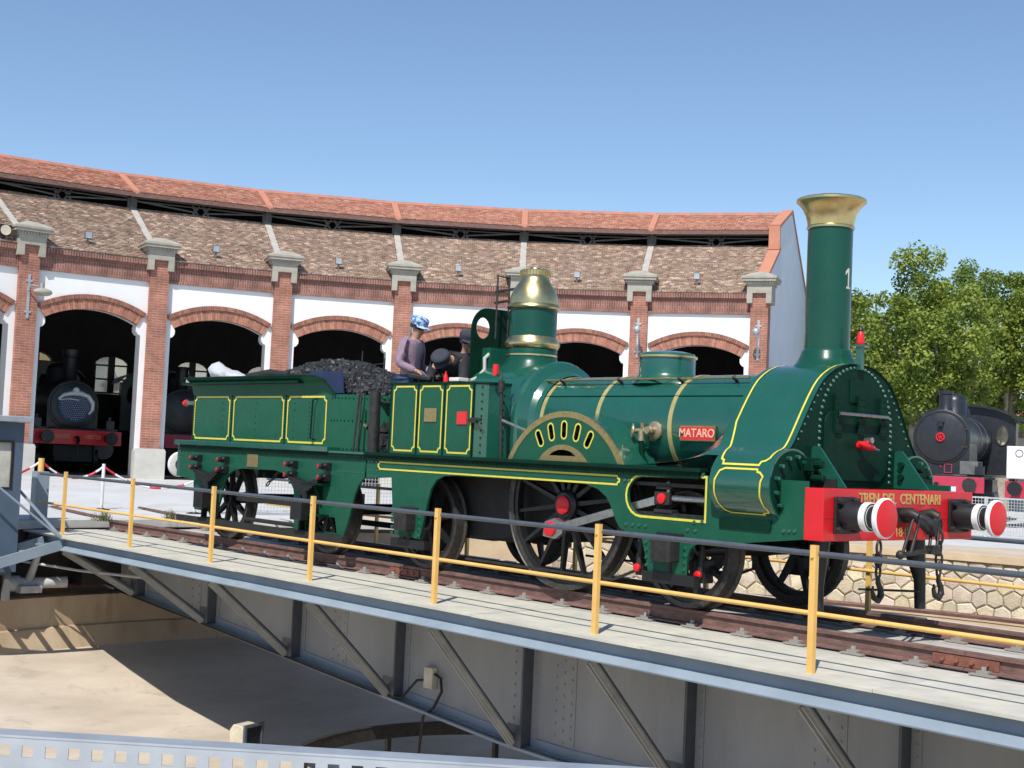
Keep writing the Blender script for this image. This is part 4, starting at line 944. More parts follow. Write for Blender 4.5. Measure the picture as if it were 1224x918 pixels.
# boiler
BZ, BRr = 1.83, .57
bo = part('boiler', MB().lathe([(BRr, 0), (BRr, 3.3)], (-4.9, 0, BZ), (1, 0, 0), 72), 'green', LO, 40)
for x in (-4.66, -3.75, -2.66):
    part('boiler_band', MB().lathe([(BRr + .001, -.028), (BRr + .007, -.028), (BRr + .007, .028), (BRr + .001, .028)], (x, 0, BZ), (1, 0, 0), 72, caps=False), 'band', bo, 30)
hr = MB().tube([(-4.86, -.37, 2.345), (-1.78, -.37, 2.345)], .013, 8)
ho = part('boiler_handrail', hr, 'brass_dull', bo, 50)
for x in (-4.55, -3.62, -2.72, -1.98):
    part('stanchion', MB().tube([(x, -.30, 2.29), (x, -.37, 2.345)], [.022, .012], 8).sphere((x, -.37, 2.345), .026, 10, 6).box(x - .03, x + .03, -.345, -.29, 2.265, 2.29), 'iron_grey', ho, 40)
part('pipe_along_boiler', MB().tube([(-4.8, -.475, 2.15), (-1.7, -.475, 2.15)], .007, 6), 'green_dark', bo)
# nameplate
np_ = part('nameplate', MB().box(-2.49, -2.02, -.600, -.575, 1.675, 1.835), 'brass_dull', bo, bevel=.004)
part('nameplate_field', MB().box(-2.478, -2.032, -.606, -.598, 1.689, 1.821), 'red', np_)
tm = text_mesh('nameplate_letters', 'MATARO', .122, .002, sx=.95, bold=.002); tm.transform(Matrix.Translation((-2.255, -.609, 1.755)) @ XZ); link('nameplate_letters', tm, 'letter', np_)
# feed clack valve with hand wheel
vv = MB().lathe([(.10, 0), (.10, .03), (.085, .04), (.04, .05), (.04, .15)], (-2.86, -.56, 1.775), (0, -1, 0), 20); vv.sphere((-2.86, -.66, 1.775), .05, 12, 8)
vv.cyl((-2.86, -.66, 1.775), (-3.05, -.70, 1.765), .026, 10); vv.cyl((-2.96, -.68, 1.77), (-2.96, -.68, 1.66), .035, 10); vv.cyl((-2.94, -.68, 1.76), (-2.94, -.70, 1.85), .02, 8)
vo = part('feed_valve', vv, 'bronze', bo, 40)
hw_ = MB(); rg_ = [(-3.07 - .015 * 0, -.70 + .075 * math.cos(t) * .95, 1.765 + .075 * math.sin(t)) for t in [2 * math.pi * k / 20 for k in range(20)]]
Mw = Matrix.Translation((-3.06, -.71, 1.765)) @ rot_to((-.65, -.75, 0))
hw_.tube([tuple(Mw @ Vector((0, .07 * math.cos(2 * math.pi * k / 20), .07 * math.sin(2 * math.pi * k / 20)))) for k in range(20)], .011, 6, True)
for k in range(2): a = math.pi * k / 2 + .5; hw_.bar(Mw @ Vector((0, .07 * math.cos(a), .07 * math.sin(a))), Mw @ Vector((0, -.07 * math.cos(a), -.07 * math.sin(a))), .014, .014)
part('hand_wheel', hw_, 'bronze', vo, 40)
part('feed_pipe', MB().tube([(-2.96, -.68, 1.66), (-2.96, -.66, 1.5), (-2.9, -.6, 1.35)], .03, 8), 'green_dark', bo, 50)
# low dome with brass rim
md = part('inspection_dome', MB().lathe([(.40, -.06), (.37, -.02), (.335, .03), (.318, .06), (.318, .24)], (-3.24, 0, 2.36), (0, 0, 1), 40), 'green', bo, 40)
part('dome_lid', MB().lathe([(.318, .262), (.30, .29), (.20, .315), (.001, .325)], (-3.24, 0, 2.36), (0, 0, 1), 40), 'green', md, 40)
part('dome_rim', MB().lathe([(.318, .238), (.336, .24), (.336, .262), (.318, .266)], (-3.24, 0, 2.36), (0, 0, 1), 40, caps=False), 'brass', md, 40)
# firebox
def arch_pts(R, zb, n=28):
    return [(R, zb)] + [(R * math.cos(math.pi * k / n), BZ + .02 + R * math.sin(math.pi * k / n)) for k in range(n + 1)] + [(-R, zb)]
fbx = MB(); secs = [(-4.70, .572), (-4.77, .585), (-4.83, .63), (-4.865, .69), (-4.89, .735), (-4.93, .752), (-4.98, .745), (-5.02, .735), (-6.04, .735)]
P_ = [arch_pts(R, 1.40 if k > 3 else 1.5) for k, (x, R) in enumerate(secs)]
for k in range(len(secs) - 1): fbx.strip([(secs[k][0], p[0], p[1]) for p in P_[k]], [(secs[k + 1][0], p[0], p[1]) for p in P_[k + 1]])
fbx.add([(-6.04, p[0], p[1]) for p in P_[-1]], [tuple(range(len(P_[-1])))])
fo = part('firebox', fbx, 'green', LO, 50)
# steam dome
sdm = part('steam_dome', MB().lathe([(.44, -.14), (.40, -.06), (.335, .03), (.315, .10), (.315, .2), (.297, .24), (.297, .74)], (-5.5, 0, 2.56), (0, 0, 1), 44), 'green_stack', LO, 40)
part('dome_ring', MB().lathe([(.30, .11), (.322, .115), (.322, .135), (.303, .14)], (-5.5, 0, 2.56), (0, 0, 1), 44, caps=False).lathe([(.30, .21), (.325, .215), (.345, .25), (.345, .28), (.325, .315), (.30, .36)], (-5.5, 0, 2.56), (0, 0, 1), 44, caps=False), 'brass', sdm, 40)
part('dome_bell', MB().lathe([(.30, .70), (.322, .705), (.335, .725), (.328, .75), (.308, .768), (.306, .80), (.296, .86), (.272, .93), (.236, .99), (.202, 1.04), (.181, 1.08), (.172, 1.105), (.170, 1.12), (.187, 1.125), (.187, 1.19), (.176, 1.2), (.08, 1.205), (.07, 1.225), (.001, 1.23)], (-5.5, 0, 2.56), (0, 0, 1), 44), 'brass', sdm, 35)
sv = MB()
for k in range(28):
    a = 2 * math.pi * k / 28; sv.box(-.006, .006, .186, .196, 1.13, 1.188, Matrix.Translation((-5.5, 0, 2.56)) @ Matrix.Rotation(a, 4, 'Z'))
part('dome_fluting', sv, 'brass_dull', sdm)
lv = MB()      # safety valve levers beside the dome
for y in (-.1, .1): lv.tube([(-5.98, y - .1, 2.9), (-5.98, y - .1, 3.72)], .012, 6)
for z in (3.36, 3.5): lv.tube([(-6.02, -.2, z), (-5.65, 0, z + .06)], .018, 6)
lv.tube([(-5.98, -.2, 3.7), (-5.98, 0, 3.7)], .01, 6); part('safety_valve_lever', lv, 'iron_grey', LO)
# spectacle plate
wbp = [(-.5, 1.4), (.5, 1.4), (.5, 3.0)] + arc(.24, 3.0, .26, 0, 90, 8, .29)[1:] + [(-.24, 3.29)] + arc(-.24, 3.0, .26, 90, 180, 8, .29)[1:]
plate_yz('weatherboard', wbp, [ring_holes(-.31, 3.03, .115, 24, .135), ring_holes(.31, 3.03, .115, 24, .135)], -6.1, .02, 'green_dark', LO)
part('weatherboard_step', MB().box(-6.09, -5.93, -.31, .02, 2.5, 2.78), 'green', LO)
part('injector_pipe', MB().tube([(-5.97, -.19, 2.70), (-5.97, -.27, 2.72), (-5.98, -.36, 2.64), (-5.98, -.35, 2.50), (-5.98, -.45, 2.39), (-5.98, -.58, 2.34)], .026, 8), 'brace', LO, 60)
# cab sides
for sy in (-1, 1):
    part('cab_side', MB().box(-6.81, -5.20, min(sy * 1.14, sy * 1.16), max(sy * 1.14, sy * 1.16), 1.403, 2.262), 'green_flat', LO)
    cs = MB().box(-6.83, -5.18, min(sy * 1.125, sy * 1.175), max(sy * 1.125, sy * 1.175), 2.262, 2.285)
    for x in (-6.26, -5.74, -5.20): cs.box(x - .012, x + .012, min(sy * 1.16, sy * 1.17), max(sy * 1.16, sy * 1.17), 1.41, 2.262)
    cs.tube([(-6.82, sy * 1.15, 1.4), (-6.82, sy * 1.15, 2.27)], .022, 8); part('cab_side_rim', cs, 'green_dark', LO)
    li = MB()
    for a, b in ((-6.76, -6.30), (-6.22, -5.785), (-5.695, -5.235)): lining_xz(li, notched(a, b, 1.44, 2.235, .05), sy * 1.163, .022)
    part('cab_lining', li, 'yellow', LO)
    part('works_plate', MB().box(-6.12, -5.88, min(sy * 1.16, sy * 1.172), max(sy * 1.16, sy * 1.172), 1.80, 1.97), 'brass_dull', LO, bevel=.02)
    part('red_marker_plate', MB().box(-5.48, -5.30, min(sy * 1.16, sy * 1.172), max(sy * 1.16, sy * 1.172), 1.78, 1.93), 'red', LO)
    fp = MB(); pth = [(-5.19, sy * 1.15), (-5.12, sy * 1.13), (-5.06, sy * 1.05), (-5.03, sy * .9), (-5.02, sy * .74)]
    for k in range(4): fp.add([(*pth[k], 1.403), (*pth[k + 1], 1.403), (*pth[k + 1], 2.262), (*pth[k], 2.262)], [(0, 1, 2, 3)])
    fo2 = part('cab_front', fp, 'green', LO, 60)
    rv = MB()
    for z in [1.46 + .085 * j for j in range(10)]:
        rv.rivet((-5.10, sy * 1.115, z), (.6, sy, 0), .013); rv.rivet((-5.025, sy * .84, z), (1, 0, 0), .013)
    part('cab_rivets', rv, 'green_dark', LO, kind='stuff')
    part('cab_front_rim', MB().tube([(*q, 2.27) for q in pth], .018, 6), 'green_dark', LO, 60)
part('door_bolt', MB().cyl((-5.24, -1.185, 1.83), (-5.02, -1.185, 1.84), .018, 8).box(-5.2, -5.1, -1.2, -1.165, 1.8, 1.86), 'iron_grey', LO)
rp = MB().tube([(-4.80, -1.05, 1.40), (-4.84, -1.05, 2.22)], .020, 8); rp.cyl((-4.845, -1.05, 2.16), (-4.845, -1.05, 2.30), .038, 10); rp.tube([(-4.85, -1.05, 2.30), (-4.85, -1.05, 2.36), (-4.95, -1.05, 2.375)], .016, 8)
ro = part('reversing_lever', rp, 'iron_grey', LO, 50); part('red_grip', MB().cyl((-4.955, -1.05, 2.36), (-4.955, -1.05, 2.49), .035, 12), 'red_cap', ro, 40)
part('reach_rod', MB().tube([(-4.8, -1.05, 1.84), (-4.3, -.95, 1.68)], .016, 6), 'steel', LO)
part('footplate', MB().box(-7.2, -6.1, -1.14, 1.14, 1.33, 1.40), 'iron_grey', LO)

# ------------------------------------------------------------------ smokebox wrapper, cylinders, front
def wrap_half(sgn):
    pts = [(0, 2.485), (.15, 2.476), (.29, 2.45), (.40, 2.41), (.50, 2.355), (.58, 2.295), (.65, 2.22), (.725, 2.12), (.80, 2.01), (.87, 1.90), (.94, 1.79), (1.0, 1.70), (1.045, 1.645), (1.085, 1.617)]
    pts += [(1.04 + .335 * math.sin(math.radians(a)), 1.28 + .335 * math.cos(math.radians(a))) for a in range(22, 187, 9)]
    return [(sgn * p[0], p[1]) for p in pts]
nearp, farp = wrap_half(-1), wrap_half(1); prof = list(reversed(nearp)) + farp[1:]
wr = MB(); KU = 16
for half in (nearp, farp):
    wr.strip([(-.735, *p) for p in half[:KU + 1]], [(-1.58, *p) for p in half[:KU + 1]]); wr.strip([(-.735, *p) for p in half[KU:]], [(-1.42, *p) for p in half[KU:]])
wo = part('smokebox_wrapper', wr, 'green', LO, 35)
def prof_at(t, half=nearp):
    """point and outward normal at length t down the near half of the wrapper"""
    acc = 0
    for a, b in zip(half[:-1], half[1:]):
        d = math.hypot(b[0] - a[0], b[1] - a[1])
        if acc + d >= t:
            f = (t - acc) / d; n = Vector((b[1] - a[1], -(b[0] - a[0]))).normalized()
            c0 = Vector((0, 1.5))
            p = Vector((a[0] + (b[0] - a[0]) * f, a[1] + (b[1] - a[1]) * f))
            if half is nearp: n = Vector((-(a[1] - b[1]), (a[0] - b[0]))).normalized()
            if n.dot(p - c0) < 0: n = -n
            return p, n
        acc += d
    return Vector(half[-1]), Vector((0, -1))
def on_wrap(x, t, half, e=.005):
    p, n = prof_at(t, half); return (x, p.x + n.x * e, p.y + n.y * e)
def wrap_line(mb, path, half, w=.021):
    dense = []
    for (a, b) in zip(path[:-1], path[1:]):
        m = max(1, int(math.hypot(b[0] - a[0], b[1] - a[1]) / .03)); dense += [(a[0] + (b[0] - a[0]) * k / m, a[1] + (b[1] - a[1]) * k / m) for k in range(m)]
    dense.append(path[-1]); closed = path[0] == path[-1]
    if closed: dense = dense[:-1]
    A, B = lining(mb, dense, w, closed); mb.strip([on_wrap(p.x, p.y, half) for p in A], [on_wrap(p.x, p.y, half) for p in B])
for half in (nearp, farp):
    li = MB(); T1 = next(sum(math.hypot(half[q + 1][0] - half[q][0], half[q + 1][1] - half[q][1]) for q in range(k)) for k in range(len(half)) if half[k][1] < 1.485)
    wrap_line(li, [(-.80, .02), (-.80, T1 - .09), (-.83, T1 - .05), (-.87, T1 - .04), (-.88, T1), (-1.30, T1), (-1.31, T1 - .04), (-1.345, T1 - .06), (-1.38, T1 - .17), (-1.45, T1 - .38), (-1.51, T1 - .62), (-1.51, .02)], half)
    wrap_line(li, [(-.88, T1 + .045), (-1.25, T1 + .045), (-1.31, T1 + .07), (-1.355, T1 + .16), (-1.365, T1 + .28), (-1.35, T1 + .38), (-1.31, T1 + .47), (-1.25, T1 + .505), (-.86, T1 + .505), (-.86, T1 + .48), (-.80, T1 + .47), (-.79, T1 + .44), (-.815, T1 + .40), (-.835, T1 + .3), (-.82, T1 + .16), (-.80, T1 + .11), (-.84, T1 + .075), (-.87, T1 + .07), (-.88, T1 + .045)], half, .019)
    part('wrapper_lining', li, 'yellow', wo)
# front plate following the wrapper outline
fpo = [(p[0] * .995, p[1] - .004) for p in prof]
zcut = [(-1.06, .95), (1.06, .95)]
fpl = [(p[0] * .992, p[1] - .003) for p in (list(reversed(nearp[:15])) + farp[1:15])]
part('smokebox_front', MB().prism([(-.96, .85)] + fpl + [(.96, .85)], 'x', -.765, -.75), 'green_dark', LO)
part('smokebox_rear', MB().prism([(-1.2, 1.30)] + [(p[0] * .99, p[1] - .006) for p in (list(reversed(nearp[:15])) + farp[1:15])] + [(1.2, 1.30)], 'x', -1.57, -1.555), 'green_dark', LO)
rv = MB()
for k in range(31):
    a = math.pi * k / 30; rv.rivet((-.75, .60 * math.cos(a), 1.85 + .60 * math.sin(a)), (1, 0, 0), .019)
for sy in (-1, 1):
    for k in range(8): rv.rivet((-.75, sy * .60, 1.34 + k * .066), (1, 0, 0), .019)
    for k in range(9): t = .62 + k * .085; p, n = prof_at(t, nearp if sy < 0 else farp); rv.rivet((-.75, p.x - n.x * .05, p.y - n.y * .05), (1, 0, 0), .014)
part('front_rivets', rv, 'rivet', LO, 60, kind='stuff')
for sy in (-1, 1):
    cyo = part('cylinder_cover', MB().lathe([(.335, .0), (.335, .018), (.315, .028), (.001, .028)], (-.737, sy * 1.04, 1.28), (1, 0, 0), 40), 'green_dark', LO, 30)
    part('cylinder_collar', MB().lathe([(.322, -.02), (.345, -.02), (.345, .022), (.322, .022)], (-.737, sy * 1.04, 1.28), (1, 0, 0), 40, caps=False), 'green', cyo, 30)
    bt = MB()
    for k in range(13): a = 2 * math.pi * k / 13; bt.cyl((-.712, sy * 1.04 + .27 * math.cos(a), 1.28 + .27 * math.sin(a)), (-.665, sy * 1.04 + .27 * math.cos(a), 1.28 + .27 * math.sin(a)), .019, 6)
    part('cover_bolts', bt, 'green', cyo, kind='stuff')
    part('cylinder_rear', MB().lathe([(.335, 0), (.30, -.02), (.001, -.02)], (-1.42, sy * 1.04, 1.28), (1, 0, 0), 32), 'green', LO, 30)
    part('cylinder_saddle', MB().box(-1.40, -.80, min(sy * 1.1, sy * 1.235), max(sy * 1.1, sy * 1.235), .86, .955), 'green_dark', LO)
    part('drain_block', MB().box(-.70, -.60, min(sy * .80, sy * .9), max(sy * .80, sy * .9), 1.42, 1.55).cyl((-.64, sy * .85, 1.36), (-.5, sy * .85, 1.36), .035, 10).cyl((-.64, sy * .85, 1.49), (-.52, sy * .85, 1.49), .04, 10), 'green_dark', LO, bevel=.01)
    # gussets between smokebox and beam
    part('front_gusset', MB().prism([(-.75, 1.285), (-.75, 1.64), (-.72, 1.665), (-.67, 1.66), (-.63, 1.62), (-.36, 1.285)], 'y', sy * .70 - .012, sy * .70 + .012), 'green', LO)
    bt = MB()
    for (x, z) in ((-.66, 1.52), (-.66, 1.40)): bt.cyl((x, sy * .70 - .05, z), (x, sy * .70 + .05, z), .032, 8)
    part('gusset_bolt', bt, 'green_dark', LO)
# swept fillet plate from the wrapper down to the running board
for sgn, half in ((-1, nearp), (1, farp)):
    src = [q for q in half[8:17]]; sw = MB(); rows = []
    for k in range(15):
        f = k / 14; x = -1.57 - 1.15 * f; g_ = (1 - f) ** 2.3
        rows.append([(x, p[0] + (sgn * (.62 + (1.27 - .62) * j / (len(src) - 1)) - p[0]) * (1 - (1 - f) ** 2.5), 1.41 + (p[1] - 1.41) * g_) for j, p in enumerate(src)])
    for k in range(14): sw.strip(rows[k], rows[k + 1])
    part('wrapper_fillet', sw, 'green', LO, 50)
# smokebox door
door = [(-.40, 1.34), (.40, 1.34), (.50, 1.42), (.545, 1.6), (.545, 1.88)] + arc(.42, 1.88, .125, 0, 90, 6)[1:] + [(-.42, 2.005)] + arc(-.42, 1.88, .125, 90, 180, 6)[1:] + [(-.545, 1.6), (-.50, 1.42)]
dr = part('smokebox_door', MB().prism(door, 'x', -.75, -.722), 'green_dark', LO, bevel=.01)
part('hinge_rod', MB().cyl((-.665, -.40, 1.985), (-.665, .42, 1.985), .018, 8), 'steel', dr, 40)
for y in (-.36, .02, .40):
    hb = MB(); hb.box(-.72, -.70, y - .05, y + .05, 1.80, 2.17); hb.box(-.72, -.67, y - .04, y + .04, 1.955, 2.015)
    for z in (1.83, 1.90, 2.08, 2.14):
        for q in (-.028, .028): hb.rivet((-.70, y + q, z), (1, 0, 0), .012)
    part('door_hinge', hb, 'green_dark', dr, 40)
part('door_handle', MB().tube([(-.63, -.13, 1.715), (-.62, .0, 1.69), (-.63, .14, 1.67)], [.018, .045, .02], 10).cyl((-.72, 0, 1.69), (-.60, 0, 1.69), .035, 10), 'red_cap', dr, 50)
part('handle_nut', MB().cyl((-.64, .0, 1.74), (-.56, 0, 1.745), .03, 8), 'steel', dr); part('handle_tip', MB().tube([(-.64, .13, 1.67), (-.63, .22, 1.655)], .012, 6), 'steel', dr)
part('hatch', MB().box(-.75, -.735, -.13, .15, 2.10, 2.33), 'green_dark', LO, bevel=.008)
part('lamp_bracket', MB().box(-.76, -.70, -.03, .03, 2.43, 2.66).box(-.80, -.66, -.045, .045, 2.655, 2.675), 'green', LO)
lm = part('front_lamp', MB().lathe([(.036, 0), (.040, .01), (.036, .08), (.026, .11), (.018, .13)], (-.73, 0, 2.68), (0, 0, 1), 14), 'red_cap', LO, 40)
part('lamp_top', MB().lathe([(.022, .13), (.03, .14), (.02, .17), (.001, .185)], (-.73, 0, 2.68), (0, 0, 1), 10), 'iron_grey', lm, 40)
# chimney
ch = part('chimney', MB().lathe([(.37, -.10), (.345, -.03), (.318, .015), (.30, .03), (.268, .09), (.248, .15), (.236, .17), (.224, .18), (.224, .30), (.222, 1.40)], (-1.12, 0, 2.46), (0, 0, 1), 48), 'green_stack', LO, 40)
part('chimney_cap', MB().lathe([(.224, 1.385), (.236, 1.39), (.236, 1.41), (.228, 1.42), (.232, 1.46), (.25, 1.53), (.285, 1.60), (.325, 1.645), (.345, 1.66), (.345, 1.685), (.325, 1.695), (.26, 1.70), (.235, 1.715), (.21, 1.715), (.205, 1.5)], (-1.12, 0, 2.46), (0, 0, 1), 48, caps=False), 'brass', ch, 35)
part('chimney_bore', MB().lathe([(.204, 1.70), (.204, .9), (.001, .9)], (-1.12, 0, 2.46), (0, 0, 1), 32), 'black_matt', ch, 40)
nm = MB()
for quad in ([(-.018, -.125), (.020, -.125), (.020, .125), (-.018, .125)], [(-.075, .035), (-.0185, .078), (-.0185, .125), (-.075, .082)], [(-.05, -.125), (-.0185, -.125), (-.0185, -.098), (-.05, -.098)], [(.0205, -.125), (.052, -.125), (.052, -.098), (.0205, -.098)]):
    nm.add([(-1.12 + .2265 * math.cos(u * .6 / .224 + .02), .2265 * math.sin(u * .6 / .224 + .02), 3.34 + v * .82) for u, v in quad], [(0, 1, 2, 3)])
tm = nm.mesh('chimney_number')
link('chimney_number', tm, 'cream', ch)
# buffer beam
bm = part('buffer_beam', MB().box(-.41, -.207, -1.265, 1.265, .812, 1.28), 'red', LO, bevel=.008)
part('beam_joint', MB().box(-.2065, -.2035, -1.262, 1.262, 1.018, 1.024), 'magenta_red', bm)
wds = [text_mesh('beam_word', q, .135, .002, 'LEFT', .98, .003) for q in ('TREN', 'DEL', 'CENTENARI')]
ext = [(min(v.co.x for v in q.vertices), max(v.co.x for v in q.vertices)) for q in wds]; gap = .065
yy = -.04 - (sum(b - a for a, b in ext) + 2 * gap) / 2
for q, (a, b) in zip(wds, ext):
    q.transform(Matrix.Translation((-.2035, yy - a, 1.195)) @ YZ); link('beam_word', q, 'gold', bm); yy += b - a + gap
tm = text_mesh('beam_year', '1848', .13, .002); tm.transform(Matrix.Translation((-.2035, .0, .885)) @ YZ); link('beam_year', tm, 'gold', bm)
for sy in (-1, 1):
    y = sy * .956; z = 1.045
    bs = part('buffer', MB().lathe([(.125, .0), (.125, .285), (.118, .295), (.10, .295), (.10, .42)], (-.205, y, z), (1, 0, 0), 32), 'black', LO, 35)
    part('buffer_base', MB().box(-.206, -.175, y - .165, y + .165, z - .165, z + .165), 'black', bs, bevel=.02)
    for a in (-1, 1):
        for b in (-1, 1): part('buffer_bolt', MB().cyl((-.175, y + a * .13, z + b * .13), (-.135, y + a * .13, z + b * .13), .028, 6), 'iron_grey', bs)
    part('buffer_ring', MB().lathe([(.124, .23), (.131, .232), (.131, .288), (.10, .297)], (-.205, y, z), (1, 0, 0), 32, caps=False), 'white', bs, 30)
    part('buffer_rim', MB().lathe([(.10, .385), (.17, .395), (.178, .405), (.178, .435), (.165, .444)], (-.205, y, z), (1, 0, 0), 40, caps=False), 'white', bs, 30)
    part('buffer_face', MB().lathe([(.166, .443), (.12, .452), (.001, .457)], (-.205, y, z), (1, 0, 0), 40), 'red_cap', bs, 30)
# draw hook and screw coupling
hk = MB(); hk.box(-.206, -.18, -.14, .14, .98, 1.12); hk.tube([(-.19, 0, 1.05), (-.06, .1, 1.03), (.02, .17, .96), (.0, .19, .89), (-.06, .17, .90)], [.045, .05, .05, .04, .02], 8)
part('draw_hook', hk, 'iron_grey', LO, 60)
for yb_, yt in ((-.30, -.06), (.14, .30)):
    part('coupling_bracket', MB().tube([(-.2, yt, 1.06), (-.08, yt, 1.07), (-.02, yt + .02, 1.04)], [.035, .055, .045], 8), 'iron_grey', LO, 60)
    part('coupling_shackle', MB().tube([(-.05, yt - .04, .98), (.0, yb_ - .01, .72), (.02, yb_ + .06, .70), (.02, yb_ + .09, .72), (-.03, yt + .05, .98), (-.04, yt + .01, 1.06)], .016, 8, True), 'iron_grey', LO, 60)
scw = part('coupling_screw', MB().cyl((.0, -.33, .70), (.02, .26, .745), .024, 10).box(-.02, .06, .10, .24, .70, .78), 'iron_grey', LO, 40); part('screw_ball', MB().sphere((.0, -.35, .70), .042, 10, 7), 'iron_grey', scw, 60)
part('coupling_arm', MB().tube([(-.05, -.03, 1.03), (-.02, .12, .93), (-.02, .22, .93), (-.04, .31, 1.03)], [.03, .04, .04, .03], 8), 'iron_grey', LO, 60)
def chain(x, y, z0, n, parent, name):
    mb = MB(); z = z0
    for k in range(n):
        hy = k % 2 == 0; hl, hwid = .068, .034
        pts = [((math.cos(a) * hwid) if not hy else 0, (math.cos(a) * hwid) if hy else 0, math.sin(a) * hl - (.03 if False else 0)) for a in [2 * math.pi * q / 14 for q in range(14)]]
        mb.tube([(x + p[0], y + p[1], z - hl + p[2]) for p in pts], .0125, 6, True); z -= hl * 2 - .03
    hkp = [(0, 0, .0), (0, 0, -.06), (0, .045, -.12), (0, .055, -.18), (0, .01, -.225), (0, -.055, -.20), (0, -.085, -.14), (0, -.075, -.09)]
    ho_ = part(name, mb, 'iron_grey', parent, 60)
    part('chain_hook', MB().tube([(x + p[0], y + p[1], z + p[2]) for p in hkp], [.018, .024, .028, .032, .032, .026, .018, .008], 8), 'iron_grey', ho_, 60)
chain(-.13, -.50, .82, 3, LO, 'safety_chain'); chain(-.10, .48, 1.02, 5, LO, 'safety_chain')
for sy in (-1, 1):
    gi = MB().tube([(-.56, sy * .80, .83), (-.56, sy * .83, .6), (-.53, sy * .86, .38), (-.52, sy * .86, .10)], [.10, .095, .06, .055], 8)
    part('guard_iron', gi, 'black', LO, 50)
part('brake_pull_rod', MB().tube([(-.9, .35, .27), (-.35, .55, .3)], .012, 6), 'iron_grey', LO)

